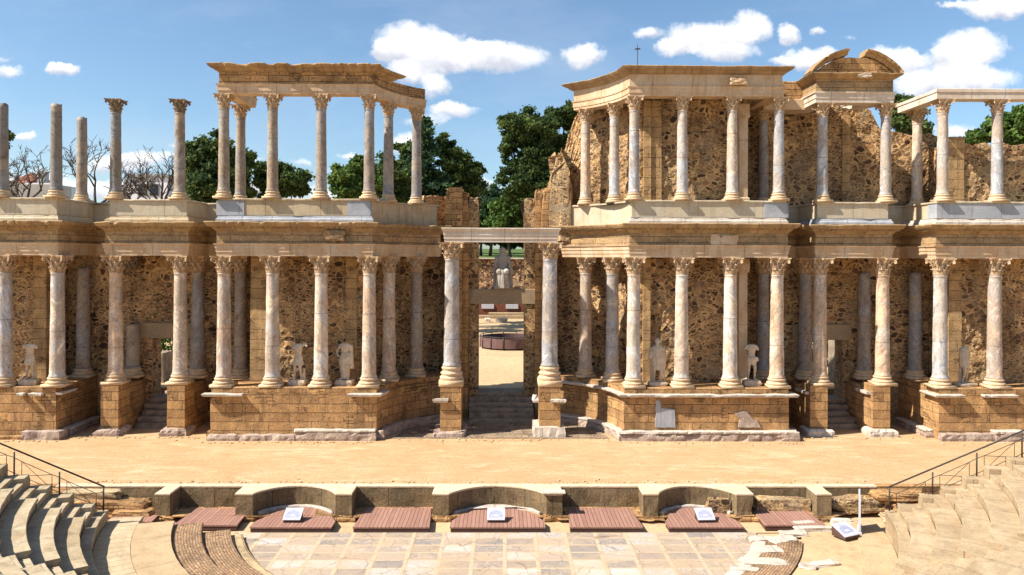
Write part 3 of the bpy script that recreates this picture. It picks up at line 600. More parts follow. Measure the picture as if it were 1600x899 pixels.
# rubble back walls -------------------------------------------------------
def jtop(base, amp=0.12, s=1.3): return lambda x, y, t: base+amp*nz(x, y, 5, s)+amp*.5*nz(x, y, 9, 5)
def dwall(x0, x1, Y, dx0, dx1, sill, head, top, th):
    return [([(x0, Y), (dx0, Y)], -.2, top, th), ([(dx1, Y), (x1, Y)], -.2, top, th), ([(dx0, Y), (dx1, Y)], head, top, th)]
tops = 10.0
o = wallmesh('rubble_wall', [([(-32, 1.9), (-22.4, 1.9), (-22.4, 3.85)], 2.0, tops, 1.0)], 'rubble', disp=.05, seed=1)
tag(o, 'rubble back wall behind the far left podium and its headless statue', 'wall', 'rubble walls of the stage building')
o = wallmesh('rubble_wall', dwall(-22.95, -11.9, 3.85, -18.1, -16.35, 0, 5.1, tops, 1.0), 'rubble', disp=.05, seed=2)
tag(o, 'deep rubble wall pierced by the left side door', 'wall', 'rubble walls of the stage building')
wallL = [(-12.36, 3.85), (-12.36, 1.9)] + wing(6.66, 1.9, 106, 20)
def topL(x, y, t): return tops + (max(0, min(1, (x+4.6)/0.3))*1.9 + .25*nz(x, y, 3, 2.2) if x > -4.6 else 0) - (max(0, min(1, (x+3.9)/.2))*.0)
o = wallmesh('rubble_wall', [(wallL, 1.0, topL, .9)], 'rubble', disp=.05, seed=3)
tag(o, 'rubble wall curving in towards the central doorway from the left, open sky above it', 'wall', 'rubble walls of the stage building')
TS = [(2.4, 12.6), (2.8, 13.2), (3.15, 14.0), (3.35, 14.9), (3.6, 15.5), (3.9, 16.3), (4.3, 16.9), (5.0, 17.0), (20, 17.0)]
def interp(T, x):
    if x <= T[0][0]: return T[0][1]
    for (a, b), (c, d) in zip(T, T[1:]):
        if x <= c: return b+(d-b)*(x-a)/(c-a)
    return T[-1][1]
wallR = mirx(wing(6.66, 1.9, 106, 20)) + [(11.95, 1.9), (11.95, 3.85)]
def topR(x, y, t): return interp(TS, x) - (.5 if x > 4.2 else 0) + (.16*nz(x, y, 2, 2.5)+.22*nz(x, y, 4, 5) if x < 4.5 else 0)
o = wallmesh('rubble_wall', [(wallR, 1.0, topR, 1.1)], 'rubble', disp=.06, seed=4)
tag(o, 'tall rubble wall right of the central doorway, its left end broken into a steep slope', 'wall', 'rubble walls of the stage building')
TD = [(11.9, 16.6), (14.5, 16.9), (16.0, 16.75), (18.6, 16.65), (19.1, 16.2), (19.5, 15.3), (20.2, 15.15), (21.5, 15.0), (33, 14.9)]
def topD(x, y, t): return interp(TD, x) + .14*nz(x, y, 2, 2.0)+.16*nz(x, y, 4, 6)
o = wallmesh('rubble_wall', dwall(11.95, 22.6, 3.85, 15.8, 17.65, 0, 5.1, topD, 1.0), 'rubble', disp=.05, seed=5)
tag(o, 'high rubble wall pierced by the right side door', 'wall', 'rubble walls of the stage building')
def topE(x, y, t): return 14.25 + .12*nz(x, y, 2, 2.0)+.12*nz(x, y, 4, 6)
o = wallmesh('rubble_wall', [([(22.1, 3.85), (22.1, 1.9), (33, 1.9)], 2.0, topE, 1.6)], 'rubble', disp=.05, seed=6)
tag(o, 'rubble wall behind the far right podium, broken off level at the top', 'wall', 'rubble walls of the stage building')
# ashlar pilaster strips bonded into the rubble
def pilaster(x0, x1, y0, y1, z0, z1, lab, mat='pilaster'):
    o = slab('pilaster', rect(x0, x1, y0, y1), [(0, z0), (0, (z0+z1)/2), (0, z1-.05, .05), (-.03, z1, .05)], mat, None, seg=.2, jit=.02, seed=x0)
    return tag(o, lab, 'pilaster', 'ashlar pilasters in the rubble walls')
pilaster(-12.42, -11.62, 1.80, 2.6, 2.38, 8.9, 'pale stone pilaster strip just left of the second front column on the left podium')
pilaster(-7.75, -7.2, 1.80, 2.6, 2.38, 8.9, 'stone pilaster strip in the rubble behind the statue with draped cloak')
pilaster(-23.0, -22.35, 1.82, 2.6, 2.38, 8.9, 'stone pilaster strip behind the far left cuirassed statue')
pilaster(6.85, 7.2, 1.72, 2.4, 2.38, 16.3, 'narrow sunlit stone strip beside the bearded draped statue, rising through both storeys')
pilaster(7.22, 7.75, 1.80, 2.4, 11.0, 16.3, 'broad pale pilaster strip on the upper wall left of centre of the right block')
pilaster(21.98, 22.75, 1.80, 2.5, 10.9, 14.6, 'sunlit stone corner pilaster at the end of the far right rubble wall')
pilaster(22.0, 22.65, 1.80, 2.5, 2.38, 8.9, 'stone corner strip behind the small leaning headless statue')
pilaster(17.55, 17.95, 3.75, 4.4, 10.9, 16.0, 'thin stone strip in the high wall under the curved pediment')
def flatpil(z0, z1, lab):
    e = empty('pilaster', (11.65, 1.45, z0), lab, 'pilaster', 'ashlar pilasters in the rubble walls')
    box('base', 11.4, 11.95, 1.30, 1.9, z0, z0+.32, 'base', e, .06)
    box('shaft', 11.47, 11.88, 1.40, 1.9, z0+.321, z1-.72, 'arch', e, .01)
    box('capital', 11.40, 11.95, 1.34, 1.9, z1-.719, z1, 'capital', e, .05, jit=.05, seg=.08)
flatpil(2.4, 8.56, 'flat fluted pilaster on the lower storey beside the headless nude statue')
flatpil(11.2, 16.1, 'flat pilaster on the upper storey beside the dark recess')

# central doorway jambs, sill, lintels ------------------------------------
def jamb(specs, lab):
    e = empty('door_jamb', (specs[0][0], 4.4, 0), lab, 'door jamb', 'stepped jambs of the central doorway')
    for k, (x0, x1, y0, y1, z1, m, j) in enumerate(specs):
        slab('jamb_block', rect(x0, x1, y0, y1), [(0, -.1), (0, 3), (0, 6), (0, 9), (0, 11), (0, z1-.25, .15), (-.03, z1-.02, .35)], m, e, seg=.16, jit=j, topjit=.12, seed=x0*2)
jamb([(-3.08, -2.2, 4.4, 6.5, 12.25, 'ashlar_small', .03), (-2.2, -1.88, 4.8, 6.5, 12.02, 'ashlar', .03), (-1.88, -1.37, 5.2, 6.5, 11.8, 'rubble', .03)], 'stepped masonry jamb left of the central doorway')
jamb([(2.0, 2.66, 4.4, 6.5, 12.3, 'ashlar_small', .03), (1.66, 2.0, 4.8, 6.5, 12.2, 'ashlar', .02), (1.1, 1.66, 5.2, 6.5, 11.75, 'rubble', .03)], 'stepped masonry jamb right of the central doorway below the ruined slope')
o = slab('buttress', [(2.4, 4.35), (3.5, 4.0), (3.6, 5.6), (2.4, 6.0)], [(0, 9.4), (0, 11), (0, 12.2, .1), (-.12, 13.0, .2), (-.45, 14.0, .5), (-.5, 14.1, .6)], 'rubble_coarse', None, seg=.14, jit=.14, topjit=.5, seed=4)
tag(o, 'ragged rubble buttress at the foot of the steep broken wall slope', 'buttress')
o = box('door_lintel', -1.9, 1.68, 5.1, 5.9, 6.05, 6.84, 'concrete', None, .02); tag(o, 'plain brown beam over the central doorway, the seated statue stands on it', 'lintel', 'plain lintels over the doors')
for X, lab in ((-17.22, 'plain brown beam over the left side door'), (16.72, 'plain brown beam over the right side door')):
    o = box('door_lintel', X-1.75, X+1.3, 3.70, 4.9, 4.32, 5.12, 'concrete', None, .02); tag(o, lab, 'lintel', 'plain lintels over the doors')

# steps ---------------------------------------------------------------------
def steps(x0, x1, y0, y1, n, ztop, lab, mat='step'):
    e = empty('staircase', ((x0+x1)/2, y0, 0), lab, 'steps', 'stone steps up to the stage doors')
    for k in range(n):
        ya = y0+(y1-y0)*k/n; h = ztop*(k+1)/n; h0 = ztop*k/n
        slab('step', rect(x0+.1*random.random(), x1-.1*random.random(), ya, y1+.8 if k == n-1 else y0+(y1-y0)*(k+1)/n+.12), [(-.02, h0-.02), (0, h0+.04, .05), (0, h-.03, .08), (-.03, h, .1)], mat, e, seg=.2, seed=k*3+x0)
steps(-1.86, 1.62, 3.7, 5.6, 6, 1.32, 'six worn dark steps up to the central doorway')
steps(-18.36, -16.08, 2.3, 4.1, 5, 1.28, 'narrow steps up to the left side door')
steps(15.62, 17.8, 2.3, 4.1, 5, 1.28, 'narrow steps up to the right side door')
o = slab('stone_pavement', [(-5.2, .25), (5.0, .25), (4.4, 3.4), (2.6, 4.3), (-2.9, 4.3), (-4.6, 3.4)], [(0, -.02), (0, .035, .02)], 'paving', None, seg=.4); o['kind'] = 'structure'

# lower entablatures ---------------------------------------------------------
def entab(outline, lab, loc, m='arch', fm='frieze', cm='cornice', chip=0.12, seed=0):
    e = empty('entablature', loc, lab, 'entablature', G_ENT)
    slab('architrave', outline, [(-.06, 8.57, .01), (-.06, 8.74), (-.03, 8.745), (-.03, 8.92), (0, 8.925), (0, 9.08), (.06, 9.12, .03), (.07, 9.165, .03)], m, e, seg=.35, seed=seed)
    slab('frieze', outline, [(-.06, 9.166), (-.06, 9.45), (-.06, 9.72)], fm, e, seg=.35, jit=.008, seed=seed)
    slab('cornice', outline, [(-.04, 9.721), (.02, 9.80, .03), (.10, 9.86, .05), (.12, 9.92, .08), (.30, 9.98, chip), (.36, 10.06, chip*1.4), (.40, 10.15, chip*1.7), (.36, 10.19, chip*1.7)], cm, e, seg=.13, seed=seed*1.7)
    # dentil row: one crenellated strip under the cornice
    P = densify(outline, 0.085); MI = miters(P)
    A = sum(outline[i][0]*outline[(i+1) % len(outline)][1]-outline[(i+1) % len(outline)][0]*outline[i][1] for i in range(len(outline))); sg = 1 if A > 0 else -1
    Q = [(p[0]+m_[0]*(.19 if i % 3 else .11)*sg, p[1]+m_[1]*(.19 if i % 3 else .11)*sg) for i, (p, m_) in enumerate(zip(P, MI))]
    slab('dentil_row', Q, [(0, 9.865), (0, 9.945)], cm, e, seg=1.0)
    return e
def plan(Yf, kind):
    rec = 3.45 if kind in 'AD' else 3.47
    if kind == 'A': return [(-32, .22), (-20.85, .22), (-20.85, rec), (-19.75, rec), (-19.75, 4.6), (-32, 4.6)]
    if kind == 'P': return [(-19.72, rec), (-19.16, rec), (-19.16, .97), (-15.07, .97), (-15.07, rec), (-13.6, rec), (-13.6, 4.6), (-19.72, 4.6)]
    if kind == 'Q': return [(13.55, rec), (15.0, rec), (15.0, .97), (18.85, .97), (18.85, rec), (19.3, rec), (19.3, 4.6), (13.55, 4.6)]
    if kind == 'D': return [(19.33, rec), (20.42, rec), (20.42, .22), (33, .22), (33, 4.6), (19.33, 4.6)]
def blockB(r, y0, aend, xl, back=True):
    wa = wing(r, y0, aend); e_ = wa[-1]
    out = [(xl, y0)] + wa
    # return along the inner line just behind the arc so that the block fills up to the wall
    out += [(CX+7.0*math.cos(R(aend)), CY+7.0*math.sin(R(aend)))] + [(CX+7.0*math.cos(R(a)), CY+7.0*math.sin(R(a))) for a in range(int(aend)+6, 140, 6)] + [(-6.3, 4.6), (xl, 4.6)]
    return out
eA = entab(plan(0, 'A'), 'broken lower entablature over the far left podium columns', (-21, .2, 8.6), seed=1)
eP = entab(plan(0, 'P'), 'projecting lower entablature over the left side door', (-17, .9, 8.6), seed=2)
eB = entab(blockB(5.42, .22, 117, -13.56), 'lower entablature left of the central doorway with two broken carved brackets', (-9, .2, 8.6), seed=3)
eC = entab(mirx(blockB(5.42, .22, 117, -13.76)), 'lower entablature right of the central doorway with complete crisp cornice', (9, .2, 8.6), cm='cornice', chip=.03, seed=4)
eQ = entab(plan(0, 'Q'), 'projecting lower entablature over the right side door', (17, .9, 8.6), chip=.05, seed=5)
eD = entab(plan(0, 'D'), 'lower entablature over the far right podium columns', (21, .2, 8.6), chip=.06, seed=6)
for (px0, px1, seed) in ((508, 538, 1),):
    p0, p1 = at(px0, 365, .1), at(px1, 383, .1)
    rock('bracket_fragment', ((p0.x+p1.x)/2, .12, 9.55), (p1.x-p0.x, .22, .5), 'cornice', eB, seed=3, rough=.35)
for (px0, px1, z, h) in ((1112, 1127, 9.42, .5), (1127, 1154, 9.40, .45)):
    p0, p1 = at(px0, 365, .1), at(px1, 383, .1)
    rock('bracket_fragment', ((p0.x+p1.x)/2, .26, z), (p1.x-p0.x, .12, h), 'arch', eC, seed=px0, rough=.3)

# upper pedestals ----------------------------------------------------------------
def ledge(outline, lab, loc, mould='whitemarble', body='plaster', panels=(), seed=0, mpath=None):
    e = empty('pedestal_wall', loc, lab, 'pedestal', G_LED)
    slab('panel_wall', outline, [(-.2, 10.16), (-.2, 10.6), (-.2, 11.19)], body, e, seg=.4, seed=seed)
    slab('cap_moulding', outline, [(-.2, 11.191), (-.13, 11.2, .02), (-.12, 11.26, .04), (-.16, 11.285, .04)], body, e, seg=.2, seed=seed)
    if mpath: slab('base_moulding', strip(densify(mpath, .3, False), -.02, -.22), [(-.06, 10.17), (.0, 10.2, .02), (0, 10.3, .03), (-.05, 10.36, .03), (-.07, 10.44, .04), (-.12, 10.48, .04)], mould, e, seg=.25, seed=seed)
    for pa in panels: slab('marble_panel', strip(densify(pa, .4, False), -.17, -.21), [(0, 10.485), (0, 11.18)], 'bluemarble', e, seg=.5, seed=seed)
    return e
pA, pP, pQ, pD = plan(0, 'A'), plan(0, 'P'), plan(0, 'Q'), plan(0, 'D')
bB = blockB(5.42, .22, 117, -13.56); wl = wing(5.42, .22, 117)
ledge(pA, 'cream pedestal wall at the far left under the bare broken columns', (-21, .3, 10.2), 'plaster', 'plaster', (), 1, [(-32, .22), (-20.85, .22), (-20.85, 3.3)])
ledge(pP, 'cream pedestal wall under the two free standing columns with capitals and no beam', (-17, 1, 10.2), 'plaster2', 'plaster', (), 2, [(-19.16, 3.3), (-19.16, .97), (-15.07, .97), (-15.07, 3.3)])
ledge(bB, 'stained pedestal wall left of centre with a blue grey marble panel at each end', (-9, .3, 10.2), 'bluemarble', 'plaster2', [[(-13.56, .22), (-12.25, .22)], [(-7.4, .22), wl[0], wl[1]]], 3, [(-13.56, 1.5), (-13.56, .22), wl[0]])
ledge(mirx(blockB(5.42, .22, 113, -13.76)), 'cream pedestal wall right of centre with a pale marble base and one grey end panel', (9, .3, 10.2), 'whitemarble', 'plaster', [[(12.35, .22), (13.5, .22)]], 4, [mirx([wl[0]])[0], (13.5, .22), (13.5, 2)])
ledge(pQ, 'cream pedestal wall with blue base moulding under the pediment columns', (17, 1, 10.2), 'bluemarble', 'plaster', (), 5, [(15.0, 3.3), (15.0, .97), (18.85, .97), (18.85, 3.0)])
ledge(pD, 'grey marble faced pedestal wall at the far right', (21, .3, 10.2), 'whitemarble', 'plaster', [[(20.42, 1.2), (20.42, .22), (33, .22)]], 6, [(20.42, 3.3), (20.42, .22), (33, .22)])

# upper entablatures ----------------------------------------------------------
def beam(outline, lab, loc, parts):
    e = empty('upper_entablature', loc, lab, 'entablature', 'upper storey entablatures')
    for k, (nm, out, prof, m, seg, jit) in enumerate(parts): slab(nm, out, prof, m, e, seg=seg, jit=jit, seed=loc[0]+k)
    return e
def ub(aend, xl, th=.72, full=True):
    wa = wing(5.42, .24, aend); wb = wing(5.42+th, .24+th, aend)
    return [(xl, 3.8), (xl, .24)] + wa + wb[::-1] + [(xl+th, .24+th), (xl+th, 3.8)]
ARC = [(-.03, 16.2), (-.03, 16.33), (0, 16.335), (0, 16.56), (.04, 16.6, .02), (.05, 16.66, .03)]
FRZ = [(-.04, 16.661), (-.04, 16.95), (-.04, 17.22)]
COR = lambda c: [(-.02, 17.221, .02), (.10, 17.28, .05), (.16, 17.36, c), (.34, 17.42, c*1.3), (.42, 17.52, c*2), (.38, 17.56, c*2.2)]
beam(None, 'upper entablature left of centre, open sky beneath and its curved right end broken', (-10, .3, 16.2), [
    ('architrave', ub(127, -13.5), ARC, 'arch', .4, 0), ('frieze', ub(127, -13.45), FRZ, 'ashlar_small', .3, .01),
    ('cornice', ub(150, -13.45), COR(.10), 'cornice', .09, .05)])
wa = wing(5.42, .24, 110)
beam(None, 'upper entablature right of centre with complete curved cornice against the rubble wall', (9, .3, 16.2), [
    ('architrave', mirx(ub(124, -13.5)), ARC, 'arch', .4, 0), ('frieze', mirx(ub(124, -13.45)), FRZ, 'arch', .35, .008),
    ('cornice', mirx(ub(123, -13.45, 1.0)), COR(.03), 'corniced', .12, .012)])
eUC = bpy.data.objects['upper_entablature.001']
rock('bracket_fragment', (11.0, .1, 16.85), (.75, .3, .28), 'arch', eUC, seed=8, rough=.4)
box('soffit_slab', 11.3, 13.2, .9, 3.7, 16.35, 16.6, 'step', eUC, .02)
# recessed beam between the two blocks
e = beam(None, 'short low beam and masonry block set back between the long entablature and the pediment', (14, 2.2, 16), [
    ('beam', rect(13.0, 15.2, 2.4, 3.7), [(0, 16.0), (0, 16.5), (-.02, 16.53)], 'arch', .4, .01),
    ('masonry_block', rect(13.2, 15.1, 2.7, 3.7), [(0, 16.53), (0, 16.9), (0, 17.45), (-.05, 17.5)], 'ashlar_small', .2, .03)])
# pediment porch
ped = [(15.0, 3.7), (15.0, .97), (18.85, .97), (18.85, 3.7)][::-1]
pedu = [(15.0, 3.9), (15.0, .97), (18.85, .97), (18.85, 1.75), (17.6, 3.0), (17.1, 3.0), (17.7, 1.75), (15.8, 1.75), (15.8, 3.9)]
eP2 = empty('pediment', (16.9, 1, 16.1), 'broken curved pediment and its entablature standing on two columns above the right side door', 'pediment')
slab('architrave', pedu, [(-.03, 16.08), (-.03, 16.28), (0, 16.285), (0, 16.5), (.06, 16.54), (.06, 16.6)], 'archp', eP2, seg=.4)
pedf = [(15.0, 3.9), (15.0, .97), (18.85, .97), (18.85, 1.75), (15.8, 1.75), (15.8, 3.9)]
slab('frieze', pedf, [(-.05, 16.601), (-.05, 16.9), (-.05, 17.2)], 'frieze', eP2, seg=.4, jit=.01)
slab('cornice', pedf, [(-.02, 17.201), (.1, 17.26, .03), (.14, 17.30, .05), (.27, 17.36, .06), (.33, 17.44, .08), (.31, 17.47, .08)], 'cornice', eP2, seg=.12, seed=3)
cxp, Rp, zc = 16.93, 2.77, 15.90
def arcz(r, a): return (cxp+r*math.cos(R(a)), zc+r*math.sin(R(a)))
amin = math.degrees(math.asin((17.48-zc)/Rp))
tymp = [arcz(Rp-.32, a) for a in np.linspace(amin+6, 180-amin-6, 26)]
tymp = [(x, min(z, 18.27)) for x, z in tymp]
o = plate('tympanum', tymp+[(tymp[-1][0], 17.53), (tymp[0][0], 17.53)], 1.05, .6, 'ashlar_small', eP2, 3)
def archcor(a0, a1, nm):
    n = 16; V = []; F = []
    prof = [(-.27, 1.62), (-.27, 1.02), (-.20, .96), (-.13, .92), (-.11, .80), (-.02, .72), (.01, .73), (.02, 1.65)]
    for i in range(n+1):
        a = a0+(a1-a0)*i/n
        for (dr, y) in prof:
            ch = .05*nz(a*.3, y, dr*9, 1.5); x, z = arcz(Rp+dr*1.0+ch, a); V.append((x, y+ch, z))
    m_ = len(prof)
    for i in range(n):
        for k in range(m_): k2 = (k+1) % m_; F.append((i*m_+k, i*m_+k2, (i+1)*m_+k2, (i+1)*m_+k))
    F.append(tuple(range(m_))); F.append(tuple(n*m_+k for k in range(m_))[::-1])
    me = fromdata(V, F); bm = bmesh.new(); bm.from_mesh(me); bmesh.ops.recalc_face_normals(bm, faces=bm.faces); boxuv(bm); bm.to_mesh(me); bm.free()
    return link(nm, me, 'cornice', eP2)
archcor(amin+1, 79, 'curved_cornice'); archcor(98, 179-amin, 'curved_cornice')
rock('loose_fragment', (17.3, .75, 17.35), (.62, .2, .2), 'archp', eP2, seed=5, rough=.4)
# plain beam far right
beam(None, 'plain pale beam at the far right carried by three columns against the sky', (22, .3, 16.2), [
    ('beam', [(20.5, 3.9), (20.5, .24), (33, .24), (33, .96), (21.2, .96), (21.2, 3.9)], [(0, 16.14), (0, 16.2), (.0, 16.45), (.04, 16.46), (.04, 16.6), (-.02, 16.63)], 'archp', .4, .008)])
# central lintel on its two columns
e = empty('door_beam', (-.15, .95, 9.26), 'pale marble beam spanning the two central columns in front of the doorway', 'beam')
slab('architrave', rect(-2.86, 2.58, .95, 1.75), [(0, 9.27), (0, 9.42), (.03, 9.425), (.03, 9.6), (.06, 9.605), (.06, 9.78)], 'archp', e, seg=.4)
slab('cornice', rect(-2.86, 2.58, .95, 1.75), [(.08, 9.781, .01), (.13, 9.86, .02), (.15, 9.93, .03), (.13, 9.96, .03)], 'archp', e, seg=.2)

# ------------------------------------------------------------------ columns
def capital_mesh(r, H):
    parts = [lathe([(r*.98, 0), (r*1.0, H*.05), (r*1.0, H*.5), (r*1.12, H*.72), (r*1.42, H*.88)], 20)]
    parts.append(lathe([(r*1.0, -H*.01), (r*1.12, H*.02), (r*1.12, H*.05), (r*1.0, H*.07)], 20))
    rnd = random.Random(3)
    for row, (z0, h, out, n, off) in enumerate(((.04, .36, .42, 8, 0), (.26, .40, .52, 8, .5))):
        for k in range(n):
            an = 2*math.pi*(k+off)/n; V = []; F = []; wd = r*.40
            lz = 1.0 + rnd.uniform(-.12, .08)
            for i in range(6):
                t = i/5; zz = H*(z0+h*lz*(t if t < .85 else .85-(t-.85)*.7)); rr = r*(1.03+out*t**2.2); ww = wd*(1.0-.45*t**2)*(1 if i < 5 else .5)
                for s in (-1, -.5, 0, .5, 1):
                    dr = r*(.10*(1-abs(s))+(.05 if abs(s) == .5 else 0)); x, y = rr+dr, s*ww
                    V.append((x*math.cos(an)-y*math.sin(an), x*math.sin(an)+y*math.cos(an), zz+(.03*H if abs(s) == .5 else 0)))
            for i in range(5):
                for s in range(4): a = i*5+s; F.append((a, a+1, a+6, a+5))
            parts.append((V, F))
    for k in range(4):
        an = math.pi/4+k*math.pi/2; c, s = math.cos(an), math.sin(an); P = []; rad = []
        for (d, z) in ((1.1, .5), (1.3, .66), (1.62, .80), (2.02, .86), (2.22, .80), (2.18, .70), (2.02, .68), (1.96, .76), (2.06, .78)): P.append((r*d*c, r*d*s, H*z)); rad.append(r*.15)
        parts.append(tube_data(P, rad, 6))
        an = k*math.pi/2; c, s = math.cos(an), math.sin(an)
        for q in (-1, 1):
            P = [(r*(d*c-q*e_*s), r*(d*s+q*e_*c), H*z) for d, e_, z in ((1.15, .5, .5), (1.3, .4, .72), (1.42, .25, .82), (1.45, .12, .76))]
            parts.append(tube_data(P, [r*.1]*4, 5))
        parts.append(lathe([(r*.05, H*.86), (r*.22, H*.88), (r*.22, H*.98), (r*.05, H*1.0)], 8, r*1.42*c, r*1.42*s))
    # concave abacus
    pts = []
    for k in range(4):
        a = math.pi/4+k*math.pi/2
        for i in range(9):
            t = -1+2*i/8; 
            u = r*1.66*t; d = r*(1.34+.38*t*t); b_ = k*math.pi/2
            pts.append((d*math.cos(b_)-u*math.sin(b_), d*math.sin(b_)+u*math.cos(b_)))
    n = len(pts); V = []
    for sc, z in ((.93, H*.875), (1.0, H*.93), (1.04, H*.94), (1.04, H)): V += [(x*sc, y*sc, z) for x, y in pts]
    F = [(j*n+i, j*n+(i+1) % n, (j+1)*n+(i+1) % n, (j+1)*n+i) for j in range(3) for i in range(n)] + [tuple(range(n))[::-1], tuple(3*n+i for i in range(n))]
    parts.append((V, F))
    V, F = merge(parts); rn = random.Random(5)
    V = [(x+rn.uniform(-1, 1)*r*.025, y+rn.uniform(-1, 1)*r*.025, z+rn.uniform(-1, 1)*H*.01 if z < H*.87 else z) for x, y, z in V]
    return fromdata(V, F)
def shaft_mesh(rb, rt, L, broken, seed):
    prof = []; n = 22
    for i in range(n+1):
        t = i/n; prof.append((rb+(rt-rb)*t**1.25, L*t))
    prof = [(rb*1.13, 0), (rb*1.13, .05), (rb*1.02, .11)] + prof[1:]
    if not broken: prof = prof[:-1]+[(rt, L-.10), (rt*1.09, L-.07), (rt*1.09, L-.02), (rt, L)]
    V, F = lathe(prof, 28)
    out = []
    for (x, y, z) in V:
        q = .012*nz(x, y, z+seed, 2.2)+.006*nz(x, y, z+seed, 7); l = math.hypot(x, y); zz = z
        if broken and z > L-.02: zz += .10*nz(x*3, y*3, seed, 1.5)
        out.append((x*(1+q/l), y*(1+q/l), zz))
    return fromdata(out, F)
def base_mesh(r, h, tall=False):
    p = 1.5*r; ph = h*.30
    parts = [cuboid(-p, p, -p, p, 0, ph)]
    if tall: prof = [(1.40, .30), (1.46, .36), (1.46, .44), (1.32, .48), (1.25, .50), (1.30, .56), (1.40, .60), (1.40, .66), (1.22, .70), (1.14, .76), (1.18, .82), (1.26, .86), (1.24, .92), (1.12, .96), (1.10, 1)]
    else: prof = [(1.36, .30), (1.45, .38), (1.45, .50), (1.34, .58), (1.18, .60), (1.12, .70), (1.20, .76), (1.28, .82), (1.27, .90), (1.16, .97), (1.10, 1.0)]
    parts.append(lathe([(a*r, b*h) for a, b in prof], 28))
    V, F = merge(parts); V = [(x+.012*nz(x, y, z, 4), y+.012*nz(y, z, x, 4), z) for x, y, z in V]
    return fromdata(V, F)
CACHE = {}
def cached(key, fn):
    if key not in CACHE: CACHE[key] = fn()
    return CACHE[key]
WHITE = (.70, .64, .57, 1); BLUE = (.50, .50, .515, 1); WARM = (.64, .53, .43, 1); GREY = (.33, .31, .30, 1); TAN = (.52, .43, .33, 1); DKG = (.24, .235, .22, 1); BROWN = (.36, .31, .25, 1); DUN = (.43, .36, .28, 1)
def column(px, Y, story, label, color, cap='n', top=None, X=None, z0=None, tall=False, group=None, capgrey=False, zt=None, bh=None):
    X = at(px, 500 if story == 'L' else 230, Y).x if X is None else X
    if story == 'L': z0 = 2.4 if z0 is None else z0; ztp = 8.57 if zt is None else zt; rb, rt, hb, hc = .335, .285, .44, .80
    else: z0 = 11.28 if z0 is None else z0; ztp = 16.2 if zt is None else zt; rb, rt, hb, hc = .262, .222, .36, .62
    if tall: rb, rt, hb, hc = .385, .335, .95, .80
    if bh: hb = bh
    e = empty('marble_column', (X, Y, z0), label, 'column', group or ('columns of the lower storey' if story == 'L' else 'columns of the upper storey'))
    zs = z0+hb; broken = cap != 'n'
    L = (ztp-hc if not broken else top)-zs
    rt2 = rt if not broken else rb+(rt-rb)*min(1, L/4.8)
    parts = [('base', cached(('b', rb, hb, tall), lambda: base_mesh(rb, hb, tall)), 'base', z0),
             ('shaft', cached(('s', rb, round(L, 3), broken), lambda: shaft_mesh(rb, rt2, L, broken, px)), 'marble', zs)]
    if not broken: parts.append(('capital_grey' if capgrey else 'capital', cached(('c', rt, hc, capgrey), lambda: capital_mesh(rt, hc)), 'capital_grey' if capgrey else 'capital', ztp-hc-.001))
    for nm, me, mt, z in parts:
        new = not me.materials
        o = link(nm if nm != 'capital_grey' else 'capital', me, mt if new else None, None, new and nm in ('shaft', 'base') )
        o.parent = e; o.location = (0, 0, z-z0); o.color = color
        if nm == 'capital' or nm == 'capital_grey': o.rotation_euler = (0, 0, 0)
    return e
